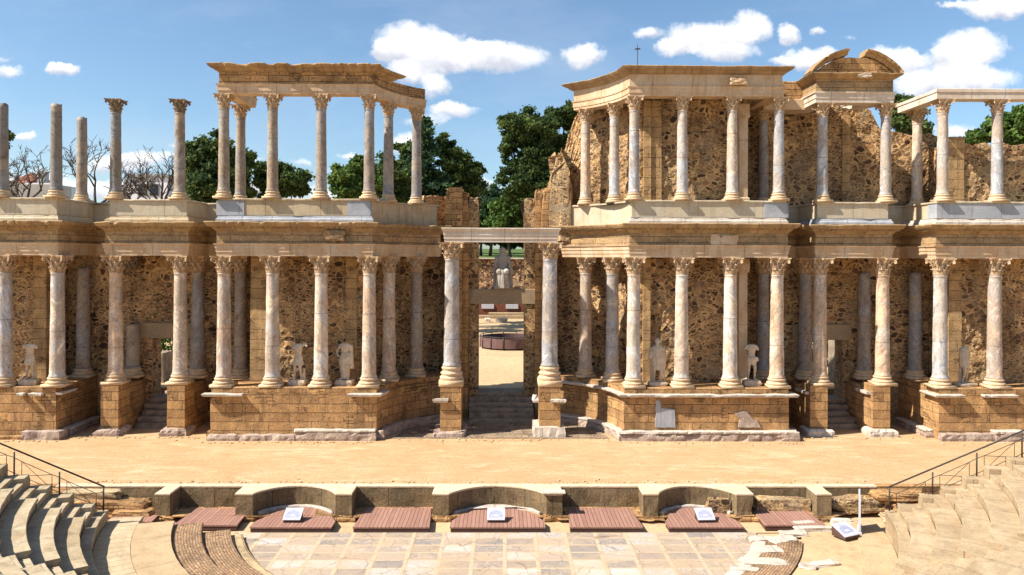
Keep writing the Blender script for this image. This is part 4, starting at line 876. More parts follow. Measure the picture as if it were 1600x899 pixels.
for a in [
 (8, .6, 'L', 'lower column at the left edge of the photo, pale grey veined shaft', BLUE),
 (90, .6, 'L', 'bright white grey lower column at the right corner of the far left podium', WHITE),
 (181, 1.38, 'L', 'pale speckled lower column on the pier left of the left side door', WARM),
 (282, 1.38, 'L', 'white lower column with bluish patches on the pier right of the left side door', WHITE),
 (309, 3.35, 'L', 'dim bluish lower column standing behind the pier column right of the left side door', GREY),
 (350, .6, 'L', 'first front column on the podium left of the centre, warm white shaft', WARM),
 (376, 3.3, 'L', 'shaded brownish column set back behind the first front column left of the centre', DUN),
 (426, .6, 'L', 'second front column on the left central podium, left of the statue with raised arm', WHITE),
 (502, .6, 'L', 'front column with banded grey veins between the two statues left of the centre', WHITE),
 (577, .6, 'L', 'cream and blue streaked front column at the right corner of the left central podium', WARM),
 (608, 2.36, 'L', 'set back lower column with a plain grey lower third on the left curve', WARM),
 (651, 3.8, 'L', 'lower column deepest in the left curve with a brown band round its middle', DUN),
 (915, 3.8, 'L', 'lower column deepest in the right curve, crossed by a diagonal shadow', WARM),
 (957, 2.36, 'L', 'blue grey lower column in the middle of the right curve', BLUE),
 (990, .6, 'L', 'white lower column at the left corner of the white ledged podium', WHITE),
 (1065, .6, 'L', 'bright white lower column right of the bearded draped statue', WHITE),
 (1141, .6, 'L', 'mottled cream and grey lower column left of the headless nude statue', WHITE),
 (1214, .6, 'L', 'warm pink veined lower column at the right end of the white ledged podium', WARM),
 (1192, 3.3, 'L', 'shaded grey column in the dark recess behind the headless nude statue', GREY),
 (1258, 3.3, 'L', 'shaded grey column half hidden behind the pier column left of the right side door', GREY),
 (1281, 1.38, 'L', 'warm pinkish column on the pier left of the right side door', WARM),
 (1379, 1.38, 'L', 'cream column with a blue diagonal band on the pier right of the right side door', WARM),
 (1469, .6, 'L', 'blue and white streaked lower column at the left corner of the far right podium', BLUE),
 (1554, .6, 'L', 'lower column near the right edge of the photo with a blue patch and cream middle', WARM),
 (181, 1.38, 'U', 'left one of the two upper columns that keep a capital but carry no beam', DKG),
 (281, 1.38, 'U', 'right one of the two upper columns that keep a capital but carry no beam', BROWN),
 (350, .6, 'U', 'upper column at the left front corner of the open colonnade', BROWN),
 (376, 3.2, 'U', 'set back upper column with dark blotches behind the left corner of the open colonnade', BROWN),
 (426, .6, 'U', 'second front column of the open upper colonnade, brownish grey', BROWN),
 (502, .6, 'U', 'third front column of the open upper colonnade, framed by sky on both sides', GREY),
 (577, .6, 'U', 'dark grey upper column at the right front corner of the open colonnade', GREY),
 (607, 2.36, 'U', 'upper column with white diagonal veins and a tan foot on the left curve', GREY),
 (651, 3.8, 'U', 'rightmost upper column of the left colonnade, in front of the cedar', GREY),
 (915, 3.8, 'U', 'leftmost upper column of the right block, in front of the sloping ruin', WARM),
 (960, 2.36, 'U', 'bluish upper column in the middle of the right curve', BLUE),
 (991, .6, 'U', 'upper column at the left front corner of the right block', BLUE),
 (1066, .6, 'U', 'white and blue blotched upper column in front of a dark patch of rubble', BLUE),
 (1144, .6, 'U', 'pale upper column beside the flat pilaster right of centre', WHITE),
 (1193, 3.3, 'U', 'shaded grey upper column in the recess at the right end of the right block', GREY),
 (1217, .6, 'U', 'upper column at the right front corner of the right block above the grey panel', BLUE),
 (1285, 1.38, 'U', 'left column under the curved pediment, blue with a pale foot', BLUE),
 (1384, 1.38, 'U', 'right column under the curved pediment with a cream middle', BLUE),
 (1433, 3.3, 'U', 'set back upper column carrying the inner end of the plain pale beam', WHITE),
 (1473, .6, 'U', 'white veined upper column at the corner of the plain pale beam', WHITE),
 (1558, .6, 'U', 'upper column nearest the right edge of the photo, blue grey', BLUE)]:
    px, Y, st, lab, c = a
    kw = {}
    if st == 'U' and 1270 < px < 1400: kw = dict(zt=16.08)
    if st == 'U' and px > 1400: kw = dict(zt=16.14)
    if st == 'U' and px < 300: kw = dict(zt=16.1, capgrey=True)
    column(px, Y, st, lab, c, **kw)
column(706, 1.3, 'L', 'big marble column with diagonal grey streaks left of the central doorway', BLUE, z0=2.36, zt=9.27, tall=True)
column(859, 1.3, 'L', 'big marble column with vertical blue streaks right of the central doorway', BLUE, z0=2.36, zt=9.27, tall=True)
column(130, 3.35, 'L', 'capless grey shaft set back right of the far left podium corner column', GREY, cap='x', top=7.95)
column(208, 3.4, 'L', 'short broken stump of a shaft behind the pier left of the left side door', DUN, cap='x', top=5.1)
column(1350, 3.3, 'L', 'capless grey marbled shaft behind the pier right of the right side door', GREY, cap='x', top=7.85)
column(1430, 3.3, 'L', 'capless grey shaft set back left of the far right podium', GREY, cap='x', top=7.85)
column(4, .6, 'U', 'capless upper shaft cut by the left edge of the photo', DKG, cap='x', top=15.7)
column(88, .6, 'U', 'taller of the two capless upper shafts between the edge and the capped columns', DKG, cap='x', top=15.72)
column(128, 3.3, 'U', 'shorter capless upper shaft, set back and lowest of its row', BROWN, cap='x', top=15.55)
# engaged capital fragments on the walls
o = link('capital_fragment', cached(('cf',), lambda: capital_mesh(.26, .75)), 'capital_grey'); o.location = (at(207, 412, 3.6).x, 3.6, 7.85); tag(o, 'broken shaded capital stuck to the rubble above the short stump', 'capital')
# ------------------------------------------------------------------ statues
def capsule(p0, p1, r0, r1, n=3, sides=12):
    p0, p1 = Vector(p0), Vector(p1); pts = [tuple(p0.lerp(p1, i/n)) for i in range(n+1)]; rs = [r0+(r1-r0)*i/n for i in range(n+1)]
    d = (p1-p0).normalized()
    pts = [tuple(p0-d*r0*.7)]+pts+[tuple(p1+d*r1*.7)]; rs = [r0*.6]+rs+[r1*.6]
    return tube_data(pts, rs, sides)
def loft(levels, fold=0.0, nf=9, sides=40, ph=0.0):
    """stack of ellipses (cx, cy, z, rx, ry) with cloth folds"""
    V = []; F = []
    for i, (cx, cy, z, rx, ry) in enumerate(levels):
        for k in range(sides):
            a = 2*math.pi*k/sides; q = 1+fold*(math.sin(nf*a+ph+z*2.0)+.5*math.sin((nf*2+1)*a+ph*2-z*3))
            V.append((cx+rx*math.cos(a)*q, cy+ry*math.sin(a)*q, z))
    n = len(levels)
    for i in range(n-1):
        for k in range(sides): k2 = (k+1) % sides; F.append((i*sides+k, i*sides+k2, (i+1)*sides+k2, (i+1)*sides+k))
    F.append(tuple(range(sides))[::-1]); F.append(tuple((n-1)*sides+k for k in range(sides)))
    return V, F
def ball(c, r, sq=(1, 1, 1)):
    V, F = lathe([(r*math.sin(math.pi*(i+.5)/10)*1.0, -r*math.cos(math.pi*(i+.5)/10)) for i in range(10)], 14)
    return [(c[0]+x*sq[0], c[1]+y*sq[1], c[2]+z*sq[2]) for x, y, z in V], F
def fuse(name, parts, mat, parent, vox=0.022):
    V, F = merge(parts); me = fromdata(V, F); o = bpy.data.objects.new(name, me); col.objects.link(o)
    md = o.modifiers.new('r', 'REMESH'); md.mode = 'VOXEL'; md.voxel_size = vox
    dg = bpy.context.evaluated_depsgraph_get(); ev = o.evaluated_get(dg); m2 = bpy.data.meshes.new_from_object(ev)
    bpy.data.objects.remove(o); bpy.data.meshes.remove(me)
    m2.materials.clear(); return link(name, m2, mat, parent, True)
def legs(sp=.12, bend=0.05, up=.95, r=1.0, fwd=(0, 0)):
    P = []
    for s, f in ((-1, fwd[0]), (1, fwd[1])):
        hip = (s*.10, 0, up); knee = (s*sp, -bend-f, .52); ank = (s*(sp+.01), .02-f*.3, .10)
        P += [capsule(hip, knee, .095*r, .065*r), capsule(knee, ank, .066*r, .042*r), capsule((ank[0], ank[1], .05), (ank[0]+s*.03, ank[1]-.17, .04), .05, .04)]
    return P
def torso(mus=True): return [loft([(0, 0, .88, .165, .12), (0, 0, 1.0, .155, .115), (0, 0, 1.12, .14, .105), (0, -.01, 1.25, .17, .12), (0, -.01, 1.38, .20, .13), (0, 0, 1.46, .19, .11), (0, 0, 1.52, .10, .08)], 0)] + [ball((-.12, 0, 1.43), .085), ball((.12, 0, 1.43), .085)]
def skirt(z0=.62, z1=.95, r=.21): return [loft([(0, 0, z0, r*1.12, r*.95), (0, 0, z0+.1, r*1.08, r*.9), (0, 0, (z0+z1)/2, r*.98, r*.8), (0, 0, z1, r*.82, r*.62)], .05, 11)]
def head(z=1.62, y=-.01, beard=False, x=0):
    P = [capsule((x, 0, z-.15), (x, y, z-.03), .06, .055), ball((x, y, z+.03), .105, (.88, 1.0, 1.15)), ball((x, y+.02, z+.07), .112, (.95, 1, 1.05)), capsule((x, y-.10, z+.05), (x, y-.115, z), .014, .02, 2, 6)]
    P += [ball((x-.10, y, z+.02), .025), ball((x+.10, y, z+.02), .025)]
    if beard: P += [ball((x, y-.06, z-.07), .07, (1, .8, 1.2))]
    return P
def statue(label, px, Y, parts, mat='statue', sc=1.18, z0=2.4, rz=0.0, pl=(.42, .30, .27), extra=None):
    X = at(px, 560, Y).x; e = empty('statue', (X, Y, z0), label, 'statue', rz=rz)
    if pl:
        o = rock('statue_plinth', (0, 0, pl[2]/2), (pl[0]*2, pl[1]*2, pl[2]), mat, None, seed=px, rough=.06); o.parent = e
        h = pl[2]
    else: h = 0
    V, F = merge(parts); V = [(x*sc, y*sc, z*sc+h-.02) for x, y, z in V]
    o = fuse('figure', [(V, F)], mat, None); o.parent = e
    for nm, pr, m in (extra or []):
        V, F = merge(pr); V = [(x*sc, y*sc, z*sc+h-.02) for x, y, z in V]; q = fuse(nm, [(V, F)], m or mat, None); q.parent = e
    return e
stump = [capsule((.20, .10, .02), (.21, .09, .45), .085, .07)]
statue('headless armless statue in a breastplate and short fringed skirt on the far left podium', 47, .95,
       legs(.11) + torso() + skirt() + [capsule((-.2, 0, 1.43), (-.28, 0, 1.32), .07, .06), capsule((.2, 0, 1.43), (.27, -.03, 1.34), .075, .06), capsule((.17, .1, .02), (.17, .08, .6), .06, .05)], sc=1.12, rz=.1)
statue('headless cuirassed statue with one arm stump raised, left of the banded column', 466, .95,
       legs(.12, fwd=(.02, .06)) + torso() + skirt() + stump + [capsule((.2, 0, 1.44), (.34, -.05, 1.52), .065, .05), capsule((.34, -.05, 1.52), (.40, -.1, 1.42), .05, .04), capsule((-.2, 0, 1.42), (-.25, 0, 1.22), .065, .055)], sc=1.14, rz=-.1)
statue('headless statue with a cloak slung round its hips and one elbow bent outwards', 539, .95,
       legs(.12, fwd=(.0, .08)) + torso() + [loft([(0, .02, .05, .17, .13), (.0, .02, .3, .19, .15), (0, .02, .6, .22, .17), (.01, 0, .85, .23, .18), (.02, 0, 1.0, .21, .17), (.03, 0, 1.12, .17, .14)], .07, 7, ph=1)] +
       [capsule((-.2, 0, 1.42), (-.36, .02, 1.15), .06, .05), capsule((-.36, .02, 1.15), (-.24, -.1, .98), .05, .04), capsule((.2, 0, 1.42), (.27, .0, 1.1), .065, .06), capsule((.27, 0, 1.1), (.27, -.02, .55), .085, .10), capsule((.27, .02, 1.4), (.29, .05, .5), .06, .08)], sc=1.16, rz=-.06)
statue('bearded statue with its head and a full draped cloak, right of the corner column', 1027, 1.0,
       legs(.13, fwd=(.0, .06)) + torso() + head(1.63, beard=True) + [loft([(0, .0, .5, .23, .16), (0, 0, .7, .26, .18), (0, 0, .95, .27, .19), (0, 0, 1.2, .27, .19), (0, 0, 1.4, .26, .17), (0, 0, 1.5, .16, .12)], .06, 8)] +
       [loft([(.24, .05, .1, .06, .1), (.25, .04, .5, .1, .12), (.27, .02, 1.0, .1, .12), (.22, 0, 1.4, .09, .11)], .12, 5), capsule((-.24, 0, 1.38), (-.32, -.04, 1.0), .08, .07), loft([(-.16, .1, .0, .10, .1), (-.17, .08, .4, .11, .1), (-.2, .06, .8, .1, .1)], .1, 4)], sc=1.16, pl=(.45, .32, .2))
statue('headless nude marble statue with cloth knotted low round its hips, between columns', 1174, 1.0,
       legs(.12, fwd=(.0, .07)) + torso() + [loft([(0, 0, .66, .19, .15), (0, 0, .8, .22, .17), (0, -.01, .94, .22, .17), (.0, -.01, 1.0, .18, .14)], .07, 8), capsule((-.2, 0, 1.43), (-.27, 0, 1.34), .07, .06), capsule((.2, 0, 1.43), (.27, 0, 1.3), .07, .055), capsule((.22, -.04, .95), (.26, -.02, .84), .06, .05)], sc=1.14, pl=(.42, .3, .28))
statue('small headless statue leaning on one leg, behind the far right podium edge', 1507, 1.0,
       legs(.10, fwd=(.09, -.02)) + torso() + [loft([(0, 0, .66, .20, .16), (0, 0, .9, .23, .17), (0, 0, 1.2, .24, .17), (-.03, 0, 1.44, .22, .14)], .05, 8), capsule((-.14, .1, .0), (-.12, .08, .8), .055, .05)], sc=1.16, rz=.25, pl=(.52, .32, .16))
th = [cuboid(-.36, .36, -.02, .42, 0, .62), cuboid(-.38, -.26, -.12, .42, 0, .85), cuboid(.26, .38, -.12, .42, 0, .85)]
sg = [loft([(0, -.32, .0, .30, .16), (0, -.33, .2, .27, .15), (0, -.33, .45, .25, .15), (0, -.30, .62, .24, .17), (0, -.22, .72, .22, .2)], .07, 8),
      capsule((-.13, -.02, .68), (-.15, -.40, .64), .13, .12), capsule((.13, -.02, .68), (.15, -.40, .64), .13, .12), loft([(0, .05, .6, .25, .2), (0, .05, .85, .21, .16), (0, .04, 1.05, .21, .16), (0, .04, 1.2, .24, .15), (0, .05, 1.3, .14, .12)], .03, 9),
      capsule((-.24, .04, 1.2), (-.30, -.02, .92), .075, .065), capsule((-.30, -.02, .92), (-.27, -.2, .86), .06, .05), capsule((.24, .04, 1.2), (.30, -.02, .92), .075, .065), capsule((.30, -.02, .92), (.27, -.2, .86), .06, .05),
      loft([(0, .10, 1.12, .17, .10), (0, .09, 1.3, .15, .12), (0, .07, 1.45, .135, .13), (0, .05, 1.56, .10, .11), (0, .05, 1.60, .05, .06)], .03, 7), ball((0, -.0, 1.44), .10, (.85, .95, 1.2)), capsule((0, -.095, 1.46), (0, -.11, 1.41), .012, .017, 2, 6)]
statue('seated veiled goddess statue on the beam over the central doorway', 785, 5.45, sg, 'statue_grey', 1.36, 6.84, pl=(.5, .38, .08), extra=[('throne', th, None)])

# ------------------------------------------------------------------ front stage wall with niches
def niche(x0, x1, sag=1.0, yf=-8.25):
    h = (x1-x0)/2; r = (h*h+sag*sag)/(2*sag); cy = yf+sag-r; cx = (x0+x1)/2; a0 = math.degrees(math.atan2(yf-cy, x0-cx)); a1 = math.degrees(math.atan2(yf-cy, x1-cx))
    return arc(cx, cy, r, a0, a1, 18)
FR = [(-16.6, -7.3), (-12.5, -7.3), (-12.5, -8.25), (-11.97, -8.25), (-11.97, -7.3), (-9.63, -7.3), (-9.63, -8.25)] + niche(-9.0, -6.03) + [(-5.45, -8.25), (-5.45, -7.3), (-2.54, -7.3), (-2.54, -8.25)] + niche(-1.96, 1.57) + \
     [(2.14, -8.25), (2.14, -7.3), (5.06, -7.3), (5.06, -8.25)] + niche(5.61, 8.45) + [(9.05, -8.25), (9.05, -7.3), (11.36, -7.3), (11.36, -8.25), (11.9, -8.25), (11.9, -7.3), (14.0, -7.3), (14.0, -7.03), (-16.6, -7.03)]
e = empty('stage_front_wall', (0, -7.2, -.9), 'low plastered wall along the front edge of the stage with three curved niches', 'wall')
slab('plaster_face', FR, [(0, -.98), (0, -.62, .05), (0, -.3), (0, -.045)], 'stain', e, seg=.15, jit=.012)
slab('coping', FR, [(-.005, -.044), (.012, -.03, .01), (.012, .02, .015), (-.01, .035, .015)], 'coping', e, seg=.15, seed=3)
slab('footing', strip(densify(FR[:-2], .3, False), .16, .003), [(0, -1.0, .1), (0, -.84, .12), (-.05, -.76, .2)], 'ashlar_small', e, seg=.14, seed=5, topjit=.08)
for x0, x1 in ((-9.0, -6.03), (-1.96, 1.57), (5.61, 8.45)):
    slab('base_moulding', strip(niche(x0, x1)[1:-1], .16, .004), [(0, -.9), (0, -.70, .05), (-.03, -.66, .08)], 'whitemarble', e, seg=.15, seed=x0)
o = slab('coping_slab', strip([(1.42, -8.28), (1.6, -8.28), (2.17, -8.28), (2.17, -8.0)], .05, -.45)[:], [(0, .036), (.03, .06, .03), (.02, .10, .04)], 'whitemarble', e, seg=.14)
for x0, x1, lab in ((-34, -16.62, 'plain stage edge wall hidden behind the left seating'), (14.02, 34, 'plain stage edge wall behind the right handrail')):
    tag(box('stage_edge_wall', x0, x1, -7.3, -7.03, -1.0, .03, 'ashlar', None, .01, seg=1), lab, 'wall')
# ruined courses at both ends
k = 0
for (x, y, z, sx, sy, sz, m) in [(-14.3, -7.75, -.62, 2.6, .7, .55, 'ashlar_small'), (-15.2, -7.6, -.22, 2.3, .5, .34, 'slabring'), (-13.3, -8.0, -.76, 1.3, .8, .35, 'ashlar_small'), (-15.9, -8.0, -.7, 1.5, 1.0, .5, 'ashlar_small'), (-16.8, -7.5, -.3, 1.6, .9, .5, 'ashlar_small'),
                                 (13.2, -7.62, -.55, 2.2, .6, .5, 'rubble_coarse'), (14.6, -7.7, -.2, 1.9, .7, .3, 'ashlar_small'), (15.4, -8.0, -.6, 2.2, .8, .4, 'ashlar_small'), (14.6, -8.4, -.8, 1.8, .6, .25, 'slabring'), (10.3, -7.6, -.62, 2.1, .5, .6, 'rubble_coarse'), (7.9, -7.9, -.5, .9, .3, .5, 'rubble_coarse')]:
    o = rock('masonry_block', (x, y, z), (sx, sy, sz), m, seed=k, rough=.22); k += 1
    tag(o, ['long eroded course left of the first stage wall pier', 'flat pale slab course at the top of the left wall end', 'lumpy rubble core beside the first stage wall pier', 'low block course by the foot of the left handrail', 'upper block course by the foot of the left handrail',
            'rubble core right of the last stage wall pier', 'thin upper course at the right wall end', 'lower course at the right wall end by the handrail', 'pale slab at the foot of the right wall end', 'exposed rubble core between the last two stage wall piers', 'crumbled patch in the right curved niche'][k-1], 'masonry', 'crumbled masonry of the stage front')
# decks
def deck(x0, x1, yf, yb, lab, z=-.74, curved=False):
    out = [(x0, yf), (x1, yf)] + ((arc_(x0, x1, yb)) if curved else [(x1-.12, yb), (x0+.12, yb)])
    e = empty('timber_deck', ((x0+x1)/2, yf, z-.15), lab, 'deck', 'red brown decks along the stage front')
    slab('boards', out, [(0, z-.05), (0, z)], 'deck', e, seg=.5)
    slab('fascia', out, [(-.02, z-.19), (-.02, z-.052)], 'deckedge', e, seg=.5)
    return e
def arc_(x0, x1, yb):
    h = (x1-x0)/2-.22; sag = 1.02; n_ = niche(x0+.22, x1-.22, sag, -8.45)[::-1]
    return [(x1, -8.9)] + n_ + [(x0, -8.9)]
def dx(px, Y=-9.5): return at(px, 824, Y).x
deck(dx(164, -8.9), dx(238, -8.9), -8.95, -7.95, 'leftmost timber deck below the left handrail')
deck(dx(272, -9.2), dx(372, -9.2), -9.3, -7.5, 'timber deck left of the left curved niche')
deck(dx(390), dx(518), -9.5, -7.5, 'timber deck in the left curved niche with an information board', curved=True)
deck(dx(551), dx(671), -9.5, -7.45, 'timber deck in the flat bay left of the central niche')
deck(dx(703), dx(852), -9.5, -7.5, 'timber deck in the central curved niche with an information board', curved=True)
deck(dx(890), dx(1005), -9.5, -7.45, 'timber deck in the flat bay right of the central niche')
deck(dx(1045), dx(1162), -9.5, -7.5, 'timber deck in the right curved niche with an information board', curved=True)
deck(dx(1198), dx(1294), -9.3, -7.6, 'rightmost timber deck beside the white broken slabs')
def infoboard(px, Y, z, lab, rz=0.0, w=.56, d=.46):
    e = empty('information_board', (at(px, 820, Y).x, Y, z), lab, 'sign', 'small sloping information boards')
    def add(nm, V, F, m): me = fromdata(V, F); o = link(nm, me, m); o.parent = e; return o
    h0, h1 = .10, .34
    add('stand', [(-w/2, -d/2, 0), (w/2, -d/2, 0), (w/2, d/2, 0), (-w/2, d/2, 0), (-w/2, -d/2, h0), (w/2, -d/2, h0), (w/2, d/2, h1), (-w/2, d/2, h1)], [(0, 3, 2, 1), (4, 5, 6, 7), (0, 1, 5, 4), (1, 2, 6, 5), (2, 3, 7, 6), (3, 0, 4, 7)], 'deckedge')
    sl = (h1-h0)/d
    def P(u, v, o): return (u, v, h0+(v+d/2)*sl+o)
    V = [P(-w/2-.03, -d/2-.02, .004), P(w/2+.03, -d/2-.02, .004), P(w/2+.03, d/2+.02, .004), P(-w/2-.03, d/2+.02, .004)]; V += [(x, y, zz+.02) for x, y, zz in V]
    add('board', V, [(0, 3, 2, 1), (4, 5, 6, 7), (0, 1, 5, 4), (1, 2, 6, 5), (2, 3, 7, 6), (3, 0, 4, 7)], 'whiteboard')
    V = []; F = []
    for (r0, r1) in ((.10, .14), (.16, .20), (.22, .25)):
        b0 = len(V); n = 16
        for i in range(n+1):
            a = math.pi*i/n
            for r in (r0, r1): V.append(P(r*math.cos(a), -.10+r*1.0*math.sin(a), .027))
        F += [(b0+2*i, b0+2*i+1, b0+2*i+3, b0+2*i+2) for i in range(n)]
    b0 = len(V); V += [P(-.25, -.16, .027), P(.25, -.16, .027), P(.25, -.12, .027), P(-.25, -.12, .027)]; F.append((b0, b0+1, b0+2, b0+3))
    add('printed_plan', V, F, MT['print'])
    e.rotation_euler = (0, 0, rz); return e
MT['print'] = plain('blue printed ink', (0.22, 0.24, 0.42), (0.30, 0.32, 0.50), 6, 0.5, 0.0)
infoboard(458, -8.85, -.738, 'white information board with a plan of the theatre on the left niche deck')
infoboard(775, -8.85, -.738, 'white information board with a plan of the theatre on the central niche deck')
infoboard(1101, -8.85, -.738, 'white information board with a plan of the theatre on the right niche deck', .05)
infoboard(1321, -10.2, -.80, 'tilted information board standing on sand beside the upright white panel', .45, .66, .55)
e = empty('information_stand', (at(1343, 840, -9.65).x, -9.65, -.85), 'upright white panel seen edge on, standing on the sand at the right', 'panel')
X = e.location.x
for nm, w2, d2, z0_, z1_ in (('board', .035, .42, -.72, .52), ('foot', .07, .45, -.86, -.722)):
    o = box(nm, -w2, w2, -d2, d2, z0_+.85, z1_+.85, 'whiteboard', None, .02); o.parent = e
e.rotation_euler = (0, 0, -math.atan2(X, 26.4))

# ------------------------------------------------------------------ orchestra and seating
sheet('orchestra_ground', rect(-60, 60, -60, -7.04), -.965, 'gardensand')
QX, QY = -.15, -7.0
def polar(x, y): r = math.hypot(x-QX, y-QY); return (math.atan2(y-QY, x-QX)*r, r)
def ring(r0, r1, a0, a1, n=None): n = n or max(4, int(abs(a1-a0)/3)); return arc(QX, QY, r0, a0, a1, n) + arc(QX, QY, r1, a1, a0, n)
fl = [(-9.2, -9.52)] + [p for p in arc(QX, QY, 9.25, 196, 344, 50)] + [(9.6, -9.52)]
o = slab('orchestra_floor', [(x, min(y, -9.52)) for x, y in fl], [(0, -.96), (0, -.92)], 'tiles', None, seg=2.0); o['kind'] = 'structure'
def ringsolid(name, r0, r1, a0, a1, z0, z1, mat, parent=None, lip=.02, seed=0.0):
    n = max(3, int(abs(a1-a0)*r1*math.pi/180/.35)); nr = max(1, int(round((r1-r0)/.35)))
    rr = [(r1, z0), (r1, z1)] + [] ; prof = [(r0+lip, z0), (r0+lip, z1-.12), (r0, z1-.09), (r0, z1-.015), (r0+.015, z1)] + [(r0+(r1-r0)*(j+1)/nr, z1) for j in range(nr)] + [(r1, z0)]
    cum = [0.0]
    for p, q in zip(prof, prof[1:]): cum.append(cum[-1]+math.hypot(q[0]-p[0], q[1]-p[1]))
    bm = bmesh.new(); uvl = bm.loops.layers.uv.verify(); G = []; m_ = len(prof)
    for i in range(n+1):
        a = R(a0+(a1-a0)*i/n); G.append([])
        for j, (r, z) in enumerate(prof):
            q = .012*nz(math.cos(a)*r, math.sin(a)*r, z+seed, 2.5) if 0 < j < m_-1 else 0
            ch = .045*max(0, nz(a*r, z, seed, 2.1)-.1) if 2 <= j <= 4 else 0
            G[-1].append(bm.verts.new((QX+math.cos(a)*(r+ch), QY+math.sin(a)*(r+ch), z+q*.5-ch*.5)))
    for i in range(n):
        for j in range(m_-1):
            f = bm.faces.new((G[i][j], G[i+1][j], G[i+1][j+1], G[i][j+1])); ua, ub_ = R(a0+(a1-a0)*i/n)*r1+seed, R(a0+(a1-a0)*(i+1)/n)*r1+seed
            for l, q in zip(f.loops, ((ua, r0+cum[j]), (ub_, r0+cum[j]), (ub_, r0+cum[j+1]), (ua, r0+cum[j+1]))): l[uvl].uv = q
    for e_ in (G[0], G[-1]):
        f = bm.faces.new(e_)
        for l in f.loops: l[uvl].uv = (l.vert.co.x, l.vert.co.z)
    bmesh.ops.recalc_face_normals(bm, faces=bm.faces)
    me = bpy.data.meshes.new(name); bm.to_mesh(me); bm.free(); return link(name, me, mat, parent)
def cut(r, d): return math.degrees(math.asin(d/r))
for (r0, r1, z, m, lab, d, rn) in [(9.1, 9.5, -.79, 'slabring', 'narrow kerb ring round the left of the marble floor', 3.0, .02), (9.5, 10.4, -.64, 'brickring', 'lowest broad brick paved step on the left', 3.0, .02), (10.4, 11.3, -.50, 'brickring', 'second broad brick paved step on the left', 2.7, .02),
                                (11.3, 12.45, -.38, 'tanring', 'broad tan ring step on the left inside the plank paved aisle', 2.9, .0), (12.45, 13.48, -.40, 'planks', 'slab paved aisle below the left seating', 2.4, .0)]:
    o = ringsolid('ring_step', r0, r1-.003, 180+cut(r0, d), 262, -1.0, z, m); tag(o, lab, 'step', 'curved low steps round the orchestra')
for (r0, r1, z, m, lab, d) in [(9.15, 9.55, -.84, 'archp', 'broken white kerb ring on the right of the marble floor', 3.3), (9.55, 10.7, -.80, 'brickring', 'worn brown brick ring on the right', 3.3), (10.7, 12.5, -.86, 'gardensand', 'sandy ring on the right under the tilted board', 1.6), (12.5, 13.48, -.80, 'tanring', 'pale slab aisle below the right seating', 1.6)]:
    o = ringsolid('ring_step', r0, r1-.003, 360-cut(r0, d), 278, -1.0, z, m); tag(o, lab, 'step', 'curved low steps round the orchestra')
def seats(side):
    f = (lambda a: 180+a) if side < 0 else (lambda a: 360-a)
    ms = 'seatgrey' if side < 0 else 'seat'; nm = 'left' if side < 0 else 'right'
    NR = 11
    def rz(k): return (13.5, 0.0) if k == 0 else (13.8+.65*(k-1), .36*k+.02)
    wedges = [(20, 38.5, 'upper end'), (43, 61, 'middle'), (65.5, 88, 'rear')]
    for wi, (a0, a1, w_) in enumerate(wedges):
        e = empty('seating_wedge', (QX+side*15, QY-6-wi*3, 0), ('grey weathered' if side < 0 else 'sunlit pale') + ' curved stone seating, ' + {0: 'wedge nearest the stage on the %s' % nm, 1: 'second wedge from the stage on the %s' % nm, 2: 'wedge farthest from the stage on the %s' % nm}[wi], 'stone seating', 'wedges of stone seating')
        for k in range(0 if 1 else 1, NR+1):
            r, z = rz(k); b0 = 12.5 if (k == 0 and wi == 0) else (a0 if wi == 0 or k else a0-4.4); w = .30 if k == 0 else .67
            ringsolid('seat_row', r-.03, r+w, f(b0), f(a1), z-.55 if k else -1, z, ms, e, .085 if k else .03, k*3.3+wi*9)
    for si, (a0, a1) in enumerate([(15.6, 20), (38.5, 43), (61, 65.5)]):
        e = empty('staircase', (QX+side*14, QY-4-si*4, 0), {0: 'radial stone stairs beside the %s metal handrail' % nm, 1: 'radial stone stairs between the first two seating wedges on the %s' % nm, 2: 'radial stone stairs between the last two seating wedges on the %s' % nm}[si], 'steps', 'radial stairs in the seating')
        for k in range(1, NR+1):
            r, z = rz(k)
            for q in (0, 1): ringsolid('step', r+.325*q, r+.325*(q+1)+.005, f(a0+.1), f(a1-.1), z-.75, z-.18+.18*q, ms, e, .0, k)
    e = empty('end_parapet', (QX+side*14, QY-3.6, 0), 'stepped parapet blocks under the %s handrail at the end of the seating' % nm, 'parapet', 'stepped parapets of the seating')
    for k in range(0, NR+1):
        r, z = rz(k); ringsolid('parapet_block', r, r+(.3 if k == 0 else .645), f(13.5), f(15.5), -1.0, z-.07+.02*(k % 3), ms, e, .0, k)
    # handrail
    e = empty('handrail', (QX+side*13.8, QY-3.3, 0), 'dark metal handrail with crossed bracing down the %s side of the seating' % nm, 'handrail', 'metal handrails')
    a = R(f(13.8)); c, s = math.cos(a), math.sin(a)
    def P(r, h): return (QX+c*r, QY+s*r, .06+max(0, r-13.8)*.55+h)
    rs = [13.55+1.32*i for i in range(6)]
    tubeobj('top_rail', [([P(rs[0]-.03, .80), P(rs[-1], .80)], [.028, .028])], 'darkmetal', e)
    for r in rs: tubeobj('post', [([P(r, 0), P(r, .80)], [.026, .026])], 'darkmetal', e)
    for r0, r1 in zip(rs, rs[1:]):
        u, v = r0+.22, r1-.22
        tubeobj('brace_panel', [([P(r0, .62), P(u, .60), P(v, .60), P(r1, .62)], [.011]*4), ([P(u, .60), P(u, .12)], [.011]*2), ([P(v, .60), P(v, .12)], [.011]*2), ([P(u, .60), P(v, .12)], [.011]*2), ([P(u, .12), P(v, .60)], [.009]*2), ([P(r0, .12), P(r1, .12)], [.011]*2)], 'darkmetal', e, 5)
seats(-1); seats(1)
